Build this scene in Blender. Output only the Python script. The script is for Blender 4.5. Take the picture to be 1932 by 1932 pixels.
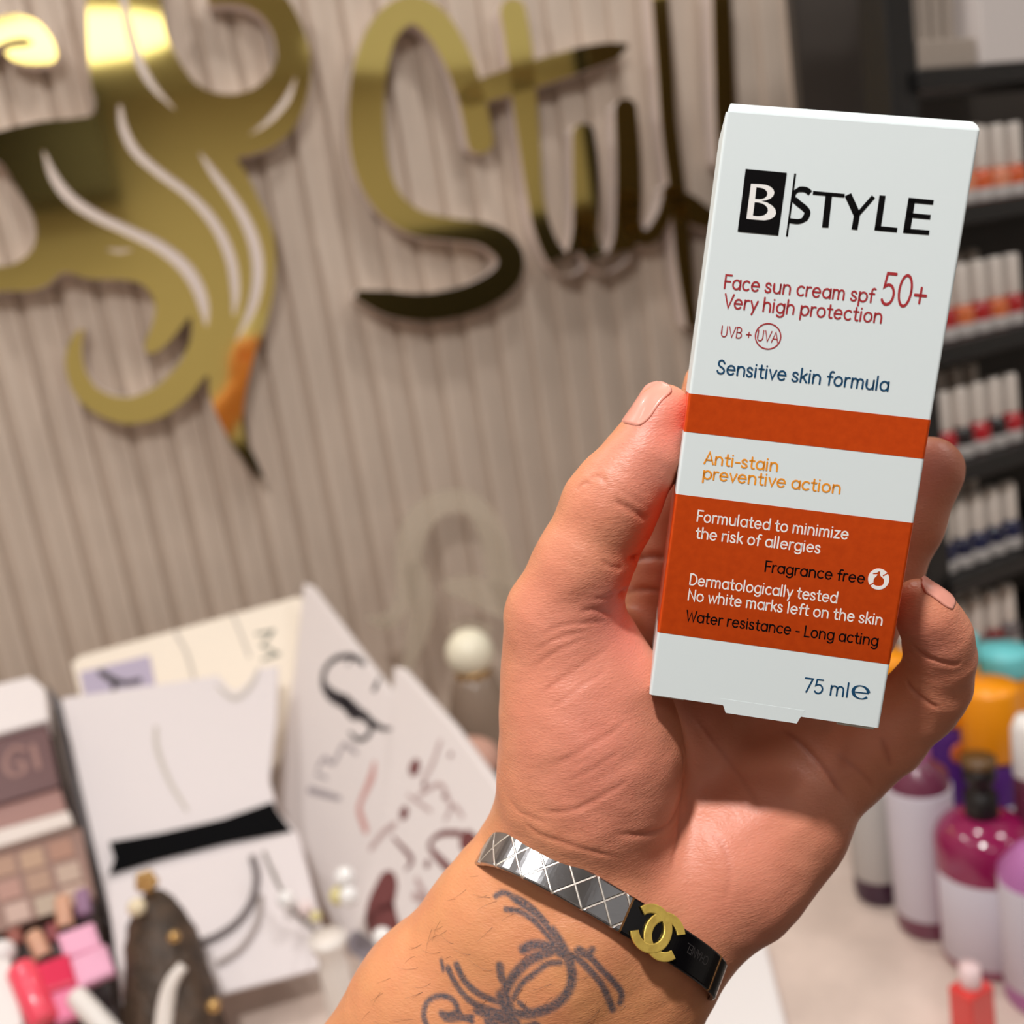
import bpy, bmesh, math, random
import numpy as np
from mathutils import Matrix, Vector

for _o in list(bpy.data.objects):
    bpy.data.objects.remove(_o, do_unlink=True)
SC = bpy.context.scene
COL = SC.collection
random.seed(7)
RNG = np.random.RandomState(7)
PI = math.pi

# ------------------------------------------------------------------ camera
FPX = 1932.0                      # focal length in pixels of the 1932 px frame
CX = CY = 966.0
VPD = np.array([2350.0 - CX, 9600.0 - CY, FPX])      # where plumb lines meet
G = VPD / np.linalg.norm(VPD)     # gravity in camera axes (x right, y down, z forward)
UPc = -G
Fc = np.array([0, 0, 1.0]) - UPc * UPc[2]
Fc /= np.linalg.norm(Fc)
Xc = np.cross(Fc, UPc)
M = np.stack([Xc, Fc, UPc])       # camera axes -> world axes
CAMZ = 1.55
C0 = np.array([0.0, 0.0, CAMZ])


def cv2w(p):
    return C0 + np.asarray(p, float) @ M.T


def ray(px, py):
    return np.array([(px - CX) / FPX, (py - CY) / FPX, 1.0])


def P(px, py, d):
    """the point seen at a pixel, d metres in front of the lens"""
    return cv2w(ray(px, py) * d)


def Pz(px, py, z):
    """the point seen at a pixel that lies at height z"""
    r = M @ ray(px, py)
    return C0 + r * ((z - CAMZ) / r[2])


def Ppl(px, py, q, n):
    r = M @ ray(px, py)
    return C0 + r * (((q - C0) @ n) / (r @ n))


cam = bpy.data.cameras.new('camera')
cam.sensor_fit = 'HORIZONTAL'
cam.sensor_width = 36.0
cam.lens = 36.0
cam.clip_start = 0.02
cam.dof.use_dof = True
cam.dof.focus_distance = 0.244
cam.dof.aperture_fstop = 10.6
camo = bpy.data.objects.new('camera', cam)
COL.objects.link(camo)
Rb = Matrix([[M[i][0], -M[i][1], -M[i][2]] for i in range(3)])
camo.matrix_world = Matrix.Translation(C0) @ Rb.to_4x4()
SC.camera = camo

SC.view_settings.view_transform = 'Standard'
SC.view_settings.look = 'None'
SC.view_settings.gamma = 1.0
SC.view_settings.use_curve_mapping = False
SC.view_settings.exposure = -0.15

W = bpy.data.worlds.new('room_air')
W.use_nodes = True
W.node_tree.nodes['Background'].inputs[0].default_value = (1, 0.96, 0.92, 1)
W.node_tree.nodes['Background'].inputs[1].default_value = 0.25
SC.world = W

COUNTER = CAMZ - 0.70
CEIL = 2.75


def area(name, loc, size, power, col=(1, 0.99, 0.97), aim=None, spread=180):
    l = bpy.data.lights.new(name, 'AREA')
    l.shape = 'DISK'
    l.size = size
    l.energy = power
    l.color = col
    l.spread = math.radians(spread)
    o = bpy.data.objects.new(name, l)
    COL.objects.link(o)
    o.location = loc
    d = Vector((0, 0, -1)) if aim is None else (Vector(aim) - Vector(loc))
    o.rotation_euler = d.to_track_quat('-Z', 'Y').to_euler()
    return o


area('ceiling_downlight', (-0.18, -0.27, 2.70), 0.12, 27)
area('ceiling_downlight', (-0.9, 0.3, 2.70), 0.20, 2.5)
area('ceiling_downlight', (-0.85, 1.0, 2.70), 0.12, 6.5)
area('ceiling_downlight', (0.3, 1.15, 2.70), 0.12, 5.5)
area('ceiling_downlight', (1.25, 0.6, 2.70), 0.30, 8)
area('ceiling_downlight', (0.18, -1.45, 2.70), 0.75, 4.5)
area('ceiling_downlight', (2.0, -0.25, 2.70), 0.40, 4)  # added lamp, no known fixture; brightens what the right-hand sign letters mirror
area('gold_fill_panel', (2.0, -1.3, 2.70), 1.8, 2.4)  # added dim panel, no known fixture; gives the gold letters something bright to mirror


# ------------------------------------------------------------------ materials
def lin(c):
    return tuple(((x / 255.0) / 12.92 if x / 255.0 <= 0.04045 else ((x / 255.0 + 0.055) / 1.055) ** 2.4) for x in c)


def mat(name, rgb, rough=0.5, metal=0.0, spec=0.5, trans=0.0, coat=0.0, alpha=1.0, noise=0.0, nscale=40.0, bump=0.0,
        bscale=300.0, bdist=0.0005, emit=0.0, sss=0.0):
    m = bpy.data.materials.new(name)
    m.use_nodes = True
    nt = m.node_tree
    b = nt.nodes['Principled BSDF']
    c = lin(rgb)
    b.inputs['Base Color'].default_value = (*c, 1)
    b.inputs['Roughness'].default_value = rough
    b.inputs['Metallic'].default_value = metal
    b.inputs['Specular IOR Level'].default_value = spec
    b.inputs['Transmission Weight'].default_value = trans
    b.inputs['Coat Weight'].default_value = coat
    b.inputs['Alpha'].default_value = alpha
    if sss:
        b.inputs['Subsurface Weight'].default_value = sss
        b.inputs['Subsurface Radius'].default_value = (0.004, 0.0015, 0.0008)
        b.inputs['Subsurface Scale'].default_value = 1.0
    tc = nt.nodes.new('ShaderNodeTexCoord')
    if noise:
        n = nt.nodes.new('ShaderNodeTexNoise')
        n.inputs['Scale'].default_value = nscale
        n.inputs['Detail'].default_value = 4
        nt.links.new(tc.outputs['Object'], n.inputs['Vector'])
        r = nt.nodes.new('ShaderNodeValToRGB')
        lo = tuple(max(0, x * (1 - noise)) for x in c)
        hi = tuple(min(1, x * (1 + noise)) for x in c)
        r.color_ramp.elements[0].color = (*lo, 1)
        r.color_ramp.elements[0].position = 0.3
        r.color_ramp.elements[1].color = (*hi, 1)
        r.color_ramp.elements[1].position = 0.7
        nt.links.new(n.outputs['Fac'], r.inputs['Fac'])
        nt.links.new(r.outputs['Color'], b.inputs['Base Color'])
    if bump:
        n = nt.nodes.new('ShaderNodeTexNoise')
        n.inputs['Scale'].default_value = bscale
        n.inputs['Detail'].default_value = 3
        nt.links.new(tc.outputs['Object'], n.inputs['Vector'])
        bp = nt.nodes.new('ShaderNodeBump')
        bp.inputs['Strength'].default_value = bump
        bp.inputs['Distance'].default_value = bdist
        nt.links.new(n.outputs['Fac'], bp.inputs['Height'])
        nt.links.new(bp.outputs['Normal'], b.inputs['Normal'])
    return m


# ------------------------------------------------------------------ object helpers
MW = {}        # object -> world matrix (numpy 4x4)


def frame(o, X, Y, Z):
    """numpy 4x4 with the given axes"""
    m = np.eye(4)
    m[:3, 0], m[:3, 1], m[:3, 2], m[:3, 3] = X, Y, Z, o
    return m


def tag(o, label=None, cat=None, group=None, kind=None):
    if label:
        o['label'] = label
    if cat:
        o['category'] = cat
    if group:
        o['group'] = group
    if kind:
        o['kind'] = kind
    return o


def thing(name, label, cat, m, group=None):
    """an Empty at the thing's base; m is a 3-vector or a 4x4"""
    m = np.asarray(m, float)
    if m.ndim == 1:
        m = frame(m, (1, 0, 0), (0, 1, 0), (0, 0, 1))
    o = bpy.data.objects.new(name, None)
    o.empty_display_size = 0.02
    COL.objects.link(o)
    o.matrix_world = Matrix(m.tolist())
    MW[o.name] = m
    return tag(o, label, cat, group)


def mesh(name, vs, fs, material, parent=None, smooth=False, world=False, uv=None, autosmooth=None):
    """one mesh object; vertices are local to the parent unless world=True"""
    vs = np.asarray(vs, float)
    if world and parent is not None:
        mi = np.linalg.inv(MW[parent.name])
        vs = vs @ mi[:3, :3].T + mi[:3, 3]
    me = bpy.data.meshes.new(name)
    me.from_pydata(vs.tolist(), [], [list(f) for f in fs])
    me.validate()
    if smooth:
        me.polygons.foreach_set('use_smooth', [True] * len(me.polygons))
    if material is not None:
        me.materials.append(material)
    if uv is not None:
        ul = me.uv_layers.new(name='UVMap')
        for li, lp in enumerate(me.loops):
            ul.data[li].uv = uv[lp.vertex_index]
    me.update()
    o = bpy.data.objects.new(name, me)
    COL.objects.link(o)
    if parent is not None:
        o.parent = parent
        MW[o.name] = MW[parent.name]
    else:
        MW[o.name] = np.eye(4)
    return o


def fixn(o):
    bm = bmesh.new()
    bm.from_mesh(o.data)
    bmesh.ops.recalc_face_normals(bm, faces=bm.faces)
    bm.to_mesh(o.data)
    bm.free()
    return o


def join(*parts):
    vs, fs, n = [], [], 0
    for v, f in parts:
        v = np.asarray(v, float)
        vs.append(v)
        fs += [[i + n for i in q] for q in f]
        n += len(v)
    return np.concatenate(vs), fs


def gbox(x0, x1, y0, y1, z0, z1, bev=0.0, seg=2):
    """bevelled box as (verts, faces)"""
    bm = bmesh.new()
    bmesh.ops.create_cube(bm, size=1)
    for v in bm.verts:
        v.co = ((x0 + x1) / 2 + v.co.x * (x1 - x0), (y0 + y1) / 2 + v.co.y * (y1 - y0), (z0 + z1) / 2 + v.co.z * (z1 - z0))
    if bev:
        bmesh.ops.bevel(bm, geom=list(bm.edges) + list(bm.verts), offset=bev, segments=seg, affect='EDGES', profile=0.5)
    bm.verts.index_update()
    r = (np.array([v.co[:] for v in bm.verts]), [[v.index for v in f.verts] for f in bm.faces])
    bm.free()
    return r


def glathe(prof, n=28, sx=1.0, sy=1.0):
    """profile [(r,z)...] turned about z"""
    vs, fs = [], []
    for r, z in prof:
        for k in range(n):
            a = 2 * PI * k / n
            vs.append((max(r, 1e-5) * math.cos(a) * sx, max(r, 1e-5) * math.sin(a) * sy, z))
    for j in range(len(prof) - 1):
        for k in range(n):
            a, b = j * n + k, j * n + (k + 1) % n
            fs.append((a, b, b + n, a + n))
    fs.append(list(range(n))[::-1])
    fs.append([(len(prof) - 1) * n + k for k in range(n)])
    return np.array(vs), fs


def garc(prof, a0, a1, n=24):
    """part of a turned shell between two angles"""
    vs, fs = [], []
    for r, z in prof:
        for k in range(n + 1):
            a = a0 + (a1 - a0) * k / n
            vs.append((r * math.cos(a), r * math.sin(a), z))
    for j in range(len(prof) - 1):
        for k in range(n):
            p = j * (n + 1) + k
            fs.append((p, p + 1, p + n + 2, p + n + 1))
    return np.array(vs), fs


def crom(pts, n=8, closed=False):
    """Catmull-Rom through pts (any dimension, extra columns ride along)"""
    p = np.asarray(pts, float)
    m = len(p)
    out = []
    rng = range(m if closed else m - 1)
    for i in rng:
        if closed:
            a, b, c, d = p[(i - 1) % m], p[i], p[(i + 1) % m], p[(i + 2) % m]
        else:
            b, c = p[i], p[i + 1]
            a = p[i - 1] if i else 2 * b - c
            d = p[i + 2] if i + 2 < m else 2 * c - b
        for k in range(n):
            t = k / n
            out.append(0.5 * (2 * b + (c - a) * t + (2 * a - 5 * b + 4 * c - d) * t * t + (3 * b - a - 3 * c + d) * t ** 3))
    if not closed:
        out.append(p[-1])
    return np.array(out)


def gtube(pts, r, n=10, cap=True):
    pts = np.asarray(pts, float)
    m = len(pts)
    rr = np.full(m, r) if np.isscalar(r) else np.asarray(r, float)
    T = np.gradient(pts, axis=0)
    T /= np.linalg.norm(T, axis=1)[:, None] + 1e-12
    ref = np.array([0, 0, 1.0]) if abs(T[0][2]) < 0.9 else np.array([1.0, 0, 0])
    vs, fs = [], []
    N = ref - T[0] * (ref @ T[0])
    for i in range(m):
        N = N - T[i] * (N @ T[i])
        N /= np.linalg.norm(N) + 1e-12
        B = np.cross(T[i], N)
        for k in range(n):
            a = 2 * PI * k / n
            vs.append(pts[i] + rr[i] * (math.cos(a) * N + math.sin(a) * B))
    for i in range(m - 1):
        for k in range(n):
            a, b = i * n + k, i * n + (k + 1) % n
            fs.append((a, b, b + n, a + n))
    if cap:
        fs.append(list(range(n))[::-1])
        fs.append([(m - 1) * n + k for k in range(n)])
    return np.array(vs), fs


def gball(c, r, n=14, sx=1, sy=1, sz=1):
    prof = [(r * math.sin(PI * i / n), -r * math.cos(PI * i / n)) for i in range(n + 1)]
    v, f = glathe(prof, 2 * n, sx, sy)
    v[:, 2] *= sz
    return v + np.asarray(c), f


def outline(pts, widths, cap=True, sub=6):
    """closed outline of a stroke of varying full width"""
    q = np.column_stack([np.asarray(pts, float), np.asarray(widths, float)])
    if sub:
        q = crom(q, sub)
    p, w = q[:, :2], np.maximum(q[:, 2], 1e-4) / 2
    T = np.gradient(p, axis=0)
    T /= np.linalg.norm(T, axis=1)[:, None] + 1e-12
    N = np.column_stack([-T[:, 1], T[:, 0]])
    L, R = p + N * w[:, None], p - N * w[:, None]
    out = list(L)
    if cap:
        for k in range(1, 6):
            a = PI / 2 - PI * k / 6
            out.append(p[-1] + w[-1] * (math.cos(a) * T[-1] + math.sin(a) * N[-1]))
    out += list(R[::-1])
    if cap:
        for k in range(1, 6):
            a = -PI / 2 - PI * k / 6
            out.append(p[0] + w[0] * (math.cos(a) * T[0] + math.sin(a) * N[0]))
    return np.array(out)


def gribbon(pts, w, cap='round', z=0.0):
    """flat stroke in the xy plane, full width w (scalar or list)"""
    p = np.asarray(pts, float)
    ww = np.full(len(p), w) if np.isscalar(w) else np.asarray(w, float)
    ww = ww / 2
    T = np.gradient(p, axis=0)
    if len(p) > 2:                       # mitre at corners
        d = np.diff(p, axis=0)
        d /= np.linalg.norm(d, axis=1)[:, None] + 1e-12
        T[1:-1] = d[:-1] + d[1:]
        T[0], T[-1] = d[0], d[-1]
    T /= np.linalg.norm(T, axis=1)[:, None] + 1e-12
    N = np.column_stack([-T[:, 1], T[:, 0]])
    sc = np.ones(len(p))
    if len(p) > 2:
        sc[1:-1] = 1 / np.maximum(0.45, np.sqrt((1 + (d[:-1] * d[1:]).sum(1)) / 2))
    vs, fs = [], []
    for i in range(len(p)):
        a, b = p[i] + N[i] * ww[i] * sc[i], p[i] - N[i] * ww[i] * sc[i]
        vs += [(a[0], a[1], z), (b[0], b[1], z)]
    for i in range(len(p) - 1):
        fs.append((2 * i, 2 * i + 1, 2 * i + 3, 2 * i + 2))
    if cap == 'round':
        for (i, s) in ((0, -1), (len(p) - 1, 1)):
            base = len(vs)
            for k in range(7):
                a = -PI / 2 + PI * k / 6
                q = p[i] + ww[i] * (math.cos(a) * T[i] * s + math.sin(a) * N[i])
                vs.append((q[0], q[1], z))
            fs.append(list(range(base, base + 7)))
    return np.array(vs), fs


def filled(loops, th, bevel=0.0):
    """(verts, faces) of a filled flat outline with holes, th thick, front face at z=0 down to z=-th"""
    cu = bpy.data.curves.new('tmp', 'CURVE')
    cu.dimensions = '2D'
    cu.fill_mode = 'BOTH'
    cu.extrude = th / 2 - bevel
    cu.bevel_depth = bevel
    cu.bevel_resolution = 1
    for lp in loops:
        s = cu.splines.new('POLY')
        s.points.add(len(lp) - 1)
        for i, q in enumerate(lp):
            s.points[i].co = (q[0], q[1], 0, 1)
        s.use_cyclic_u = True
    o = bpy.data.objects.new('tmp', cu)
    COL.objects.link(o)
    dg = bpy.context.evaluated_depsgraph_get()
    me = bpy.data.meshes.new_from_object(o.evaluated_get(dg))
    vs = np.array([v.co[:] for v in me.vertices])
    fs = [list(p.vertices) for p in me.polygons]
    vs[:, 2] -= th / 2
    bpy.data.objects.remove(o)
    bpy.data.curves.remove(cu)
    bpy.data.meshes.remove(me)
    return vs, fs


def copy_thing(src, m, label=None, group=None):
    c = src.copy()
    COL.objects.link(c)
    c.matrix_world = Matrix(np.asarray(m).tolist())
    MW[c.name] = np.asarray(m, float)
    if label:
        c['label'] = label
    if group:
        c['group'] = group
    for ch in list(src.children):
        k = ch.copy()
        COL.objects.link(k)
        k.parent = c
        MW[k.name] = MW[c.name]
        for g in ch.children:
            q = g.copy()
            COL.objects.link(q)
            q.parent = k
    return c
# ------------------------------------------------------------------ room
YAW = math.radians(15)
WH = np.array([math.cos(YAW), math.sin(YAW), 0.0])       # along the panelled wall, to the right
WN = np.array([math.sin(YAW), -math.cos(YAW), 0.0])      # out of the wall, towards the viewer
UZ = np.array([0, 0, 1.0])
WQ = P(1000, 700, 1.60)
WQ = np.array([WQ[0], WQ[1], 0.0])


def wpt(h, n, z):
    return WQ + WH * h + WN * n + UZ * z


M_flute = mat('fluted_panel', (200, 182, 166), 0.62, noise=0.05, nscale=9)
M_plaster = mat('painted_plaster', (206, 198, 190), 0.85)
M_backw = mat('pale_plaster', (238, 232, 224), 0.85)
M_ceil = mat('ceiling_paint', (236, 232, 226), 0.9)
M_floor = mat('dark_floor_tile', (88, 78, 72), 0.35, noise=0.15, nscale=6)
M_dado = mat('added_dark_front', (30, 26, 24), 0.4)  # dark finish of the unseen pieces added for the gold sign to mirror
M_darkwood = mat('brown_wood_panel', (126, 102, 82), 0.5, noise=0.18, nscale=14)

# front wall: vertical flutes, 50 mm module, stepped rib and narrow groove
H0, H1 = -1.9, 0.62
MOD = 0.050
prof = []
h = H0
while h < H1:
    for t, dz in ((0.0, -0.010), (0.14, -0.010), (0.21, -0.001), (0.26, 0.0), (0.60, 0.0), (0.64, -0.0025), (0.92, -0.003), (0.96, -0.004)):
        prof.append((h + t * MOD, dz))
    h += MOD
vs, fs = [], []
for hh, d in prof:
    vs += [wpt(hh, d, 0), wpt(hh, d, CEIL)]
for i in range(len(prof) - 1):
    fs.append((2 * i, 2 * i + 2, 2 * i + 3, 2 * i + 1))
tag(mesh('wall_front', vs, fs, M_flute), kind='structure')
R0, R1, RD = -1.9, 2.4, 4.3
# darker wood panelling that carries the wall on behind the rack
prof = []
h = H1
while h < R1:
    for t, dz in ((0.0, -0.01), (0.10, -0.01), (0.14, 0.0), (0.95, 0.0)):
        prof.append((h + t * 0.09, dz - 0.02))
    h += 0.09
vs, fs = [], []
for hh, d in prof:
    vs += [wpt(hh, d, 0), wpt(hh, d, CEIL)]
for i in range(len(prof) - 1):
    fs.append((2 * i, 2 * i + 2, 2 * i + 3, 2 * i + 1))
tag(mesh('wall_front_wood', vs, fs, M_darkwood), kind='structure')


def quad(name, pts, m):
    return tag(mesh(name, pts, [(0, 1, 2, 3)], m), kind='structure')


B_ = -0.03
quad('floor', [wpt(R0, B_, 0), wpt(R1, B_, 0), wpt(R1, RD, 0), wpt(R0, RD, 0)], M_floor)
quad('ceiling', [wpt(R0, B_, CEIL), wpt(R0, RD, CEIL), wpt(R1, RD, CEIL), wpt(R1, B_, CEIL)], M_ceil)
quad('wall_left', [wpt(R0, B_, 0), wpt(R0, RD, 0), wpt(R0, RD, CEIL), wpt(R0, B_, CEIL)], M_plaster)
quad('wall_right', [wpt(R1, B_, 0), wpt(R1, B_, CEIL), wpt(R1, RD, CEIL), wpt(R1, RD, 0)], M_backw)
quad('wall_back', [wpt(R0, RD, 0), wpt(R0, RD, CEIL), wpt(R1, RD, CEIL), wpt(R1, RD, 0)], M_backw)
quad('added_dado', [wpt(R0, RD - .05, 0), wpt(R0, RD - .05, 0.95), wpt(R1, RD - .05, 0.95), wpt(R1, RD - .05, 0)], M_dado)  # unseen dark dado, added as a dark reflection for the gold sign
tag(mesh('added_cabinet', *gbox(-.95, .95, -.2, .2, 0, 1.88), M_dado), kind='structure').matrix_world = Matrix(frame(wpt(1.25, RD - .3, 0), WH, -WN, UZ).tolist())  # unseen dark cabinet, added so the lower letters mirror black
tag(mesh('added_beam', *gbox(-.6, .6, -.25, .25, 0, .5), M_dado), kind='structure').matrix_world = Matrix(frame(wpt(-1.3, 4.0, CEIL - .5), WH, -WN, UZ).tolist())  # unseen dark beam, added for the dark patch mirrored in the emblem

# counter
M_counter = mat('pink_beige_marble', (216, 196, 184), 0.35, noise=0.10, nscale=16)
cf = frame(wpt(0, 0, COUNTER), WH, -WN, UZ)
counter = thing('counter', 'pinkish beige marble counter running along the panelled wall', 'counter', cf)
mesh('countertop', *gbox(-1.85, 1.5, -0.98, -0.004, -0.035, 0, 0.004), M_counter, counter)
mesh('counter_body', *gbox(-1.80, 1.45, -0.90, -0.02, -COUNTER, -0.035), M_plaster, counter)

# ------------------------------------------------------------------ gilded sign on the wall
M_gold = mat('gold_mirror_acrylic', (255, 230, 140), 0.06, metal=1.0)
M_letterside = mat('cream_acrylic', (226, 210, 202), 0.45)
LIFT = 0.036
SQ = wpt(0, LIFT, 0)
SIGNF = frame(wpt(0, LIFT, 1.6), WH, UZ, WN)      # local xy on the letter faces


def sxy(px, py):
    X = Ppl(px, py, SQ, WN) - SIGNF[:3, 3]
    return np.array([X @ WH, X @ UZ])


def sign_piece(name, loops, holes, parent, gold=None):
    gold = gold or M_gold
    lp = [[sxy(*q) for q in l] for l in loops]
    hl = [[sxy(*q) for q in l] for l in holes]
    v, f = filled(lp + hl, 0.0022)
    mesh(name, v, f, gold, parent)
    v, f = filled(lp, LIFT - 0.0035)
    v[:, 2] -= 0.0021
    mesh(name + '_backing', v, f, M_letterside, parent)


def spx(pts, n=2):
    q = np.asarray(pts, float)          # corner cutting: never overshoots
    for _ in range(2):
        r = np.roll(q, -1, 0)
        q = np.stack([q * .8 + r * .2, q * .2 + r * .8], 1).reshape(-1, 2)
    return q


emblem = thing('gold_emblem', 'large gold wall emblem of a head with flowing hair, white slits between the locks', 'sign', SIGNF)
K1 = [(162, -70), (163, 0), (166, 100), (172, 165), (181, 190), (178, 218), (140, 224), (83, 228), (40, 236), (-60, 262), (-60, 262), (-60, 300), (0, 300), (30, 350), (62, 402),
      (70, 440), (60, 476), (26, 500), (-10, 504), (-60, 500), (-60, 560), (0, 549), (60, 549), (90, 538), (113, 515), (132, 514), (166, 527), (232, 527), (265, 533), (287, 555),
      (294, 582), (288, 612), (272, 648), (276, 668), (298, 664), (325, 639), (350, 606), (362, 594), (361, 642), (338, 688), (298, 728), (252, 750), (212, 748), (179, 731),
      (159, 698), (153, 660), (159, 613), (132, 640), (121, 680), (129, 721), (149, 758), (185, 784), (232, 801), (278, 797), (318, 781), (358, 748), (395, 700),
      (393, 738), (407, 781), (437, 838), (463, 872), (491, 906), (498, 900), (483, 866), (463, 831), (456, 798), (463, 738), (477, 678), (499, 620), (516, 556), (521, 490),
      (516, 440), (505, 408), (490, 380), (466, 328), (444, 297), (474, 292), (513, 279), (548, 252), (574, 205), (587, 149), (586, 99), (571, 48), (543, -6), (500, -40),
      (440, -44), (392, -20), (391, 8), (427, 5), (464, 9), (497, 30), (517, 66), (523, 109), (510, 142), (477, 170), (437, 179), (397, 174), (364, 154), (338, 116), (315, 73),
      (306, 30), (298, -70)]
SLITS = [
    ([(228, -40), (233, 0), (245, 60), (262, 115), (287, 160), (328, 205)], [14, 14, 17, 17, 13, 3]),
    ([(226, 200), (232, 240), (255, 285), (300, 325), (350, 362), (390, 402), (418, 445), (437, 495), (444, 550), (441, 592)], [8, 15, 17, 17, 17, 19, 20, 20, 17, 6]),
    ([(378, 290), (402, 325), (432, 365), (460, 410), (480, 460), (487, 510), (481, 560), (467, 600), (446, 640)], [5, 14, 18, 21, 23, 23, 20, 15, 4]),
    ([(82, 286), (102, 335), (134, 375), (182, 407), (240, 434), (300, 464), (345, 500), (372, 540), (385, 580), (389, 612)], [5, 17, 20, 20, 20, 23, 25, 24, 19, 6]),
    ([(472, 253), (508, 226), (540, 188), (558, 146)], [3, 12, 14, 3]),  # a highlight on the big curl, shaped as a pale crescent slit
    ([(203, 470), (225, 473), (248, 471)], [4, 9, 4]),
]
sign_piece('gold_face', [spx(K1, 3)], [outline(p, w, True, 4) for p, w in SLITS], emblem)

curl = thing('gold_curl', 'small gold scroll on the wall at the upper left of the emblem', 'sign', SIGNF)
sign_piece('gold_face', [spx([(-50, 52), (0, 31), (33, 25), (73, 40), (99, 73), (109, 104), (100, 120), (50, 122), (20, 112), (8, 98), (22, 90), (50, 88), (66, 82), (50, 71), (20, 74), (0, 82), (-50, 108)], 4)], [], curl)

script = thing('gold_lettering', 'gold brush script letters S t u joined together on the fluted wall', 'sign', SIGNF)
STU = [
    ([(906, 265), (897, 215), (882, 160), (857, 98), (826, 48), (790, 20), (757, 24), (724, 56), (702, 114), (692, 186), (693, 265), (706, 331), (737, 385), (786, 420), (848, 432),
      (908, 440), (946, 460), (964, 489), (953, 524), (908, 555), (848, 574), (790, 580), (733, 572), (682, 558)],
     [50, 50, 50, 52, 54, 54, 54, 56, 62, 68, 68, 62, 54, 48, 42, 42, 48, 50, 52, 54, 54, 52, 46, 22]),
    ([(885, 182), (925, 166), (968, 152), (1020, 136), (1097, 112), (1150, 98), (1178, 88)], [42, 46, 50, 50, 46, 36, 14]),
    ([(968, 20), (975, 60), (982, 110), (992, 207), (1001, 290), (1009, 364), (1022, 425), (1044, 476), (1070, 500), (1092, 480), (1103, 440), (1106, 380), (1104, 300), (1101, 252)],
     [48, 48, 48, 44, 38, 30, 32, 36, 42, 44, 46, 48, 46, 40]),
    ([(1103, 400), (1110, 455), (1130, 490), (1152, 494), (1176, 465), (1186, 400), (1186, 300), (1181, 206)], [44, 40, 36, 36, 42, 48, 46, 42]),
    ([(1184, 380), (1192, 425), (1208, 446), (1232, 442), (1254, 405), (1262, 370)], [42, 36, 30, 28, 26, 22]),
]
sign_piece('gold_face_1', [outline(*STU[0], True, 5)], [], script)
for p, w in STU[1:]:
    sign_piece('gold_face_1', [outline(p, w, True, 5)], [], script)
for k, o in enumerate(script.children):
    o.name = 'gold_backing' if 'backing' in o.name else 'gold_face'
tall = thing('gold_letter', 'tall thin dark gold letter d on the wall beside the carton', 'sign', SIGNF)
sign_piece('gold_face', [outline([(1243, -40), (1248, 30), (1255, 124), (1264, 248), (1280, 373), (1291, 497), (1306, 610)], [30, 30, 30, 30, 30, 28, 20], True, 5)], [], tall)
sign_piece('gold_face', [outline([(1262, 360), (1290, 385), (1320, 405), (1360, 425)], [24, 46, 44, 26], True, 5)], [], tall)
ei = thing('gold_letter', 'upright gold stroke of a letter cut off by the carton top', 'sign', SIGNF)
sign_piece('gold_face', [outline([(1362, -40), (1364, 60), (1366, 130), (1368, 210), (1371, 300)], [36, 36, 36, 36, 34], True, 4)], [], ei)

# ------------------------------------------------------------------ nail polish rack
M_rack = mat('black_rack_metal', (20, 18, 18), 0.4)
M_capw = mat('white_plastic_cap', (226, 214, 204), 0.38)
M_label = mat('pale_bottle_label', (196, 188, 184), 0.5)
RY = math.radians(26)
RXv = np.array([math.cos(RY), math.sin(RY), 0])
RYv = np.array([-math.sin(RY), math.cos(RY), 0])
rk = P(1700, 600, 1.22)
RACKF = frame(np.array([rk[0], rk[1], COUNTER]), RXv, RYv, UZ)
rack = thing('display_rack', 'black rack of stepped shelves for nail polish against the wall, right of the carton', 'rack', RACKF)


def rack_z(px, py, yy=0.0):
    """height above the counter seen at a pixel on the plane yy behind the rack front"""
    q = RACKF[:3, 3] + RYv * yy
    return Ppl(px, py, q, RYv)[2] - COUNTER


def rack_x(px, py, yy=0.0):
    q = RACKF[:3, 3] + RYv * yy
    return (Ppl(px, py, q, RYv) - RACKF[:3, 3]) @ RXv


xp0, xp1 = rack_x(1648, 60), rack_x(1700, 60)
RW = 0.72
mesh('rack_post', *gbox(xp0, xp1, -0.02, 0.02, 0, 1.15, 0.003), M_rack, rack)
mesh('rack_post', *gbox(RW, RW + 0.03, -0.02, 0.02, 0, 1.15, 0.003), M_rack, rack)
mesh('back_panel', *gbox(xp0, RW, 0.12, 0.132, 0, 1.15), mat('dark_back_panel', (66, 58, 52), 0.6), rack)
shelf_px = [(1882, 378), (1880, 622), (1876, 845), (1880, 1045), (1880, 1235)]
shelf_z = [rack_z(*p) for p in shelf_px]
top_z = rack_z(1880, 130)
for z in [top_z] + shelf_z:
    mesh('shelf', *gbox(xp1 - 0.01, RW, -0.03, 0.045, z - 0.022, z, 0.003), M_rack, rack)
    if z != top_z:
        mesh('shelf', *gbox(xp1 - 0.01, RW, 0.047, 0.12, z - 0.002, z + 0.010, 0.002), M_rack, rack)

POL = {}


def polish(col):
    if col in POL:
        return POL[col]
    m = mat('nail_varnish', col, 0.15, coat=0.5)
    t = thing('nail_polish_bottle', 'x', 'nail polish', (0, 0, -5), 'nail polishes on the rack')
    mesh('glass', *glathe([(0.0, 0), (0.0118, 0), (0.0125, 0.003), (0.0125, 0.027), (0.0105, 0.032), (0.007, 0.034)], 20), m, t, smooth=True)
    mesh('label', *glathe([(0.0126, 0.001), (0.0128, 0.002), (0.0128, 0.013), (0.0126, 0.014)], 20), M_label, t, smooth=True)
    mesh('cap', *glathe([(0.0085, 0.033), (0.009, 0.035), (0.0082, 0.072), (0.0072, 0.076), (0, 0.0765)], 20), M_capw, t, smooth=True)
    POL[col] = t
    return t


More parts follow.
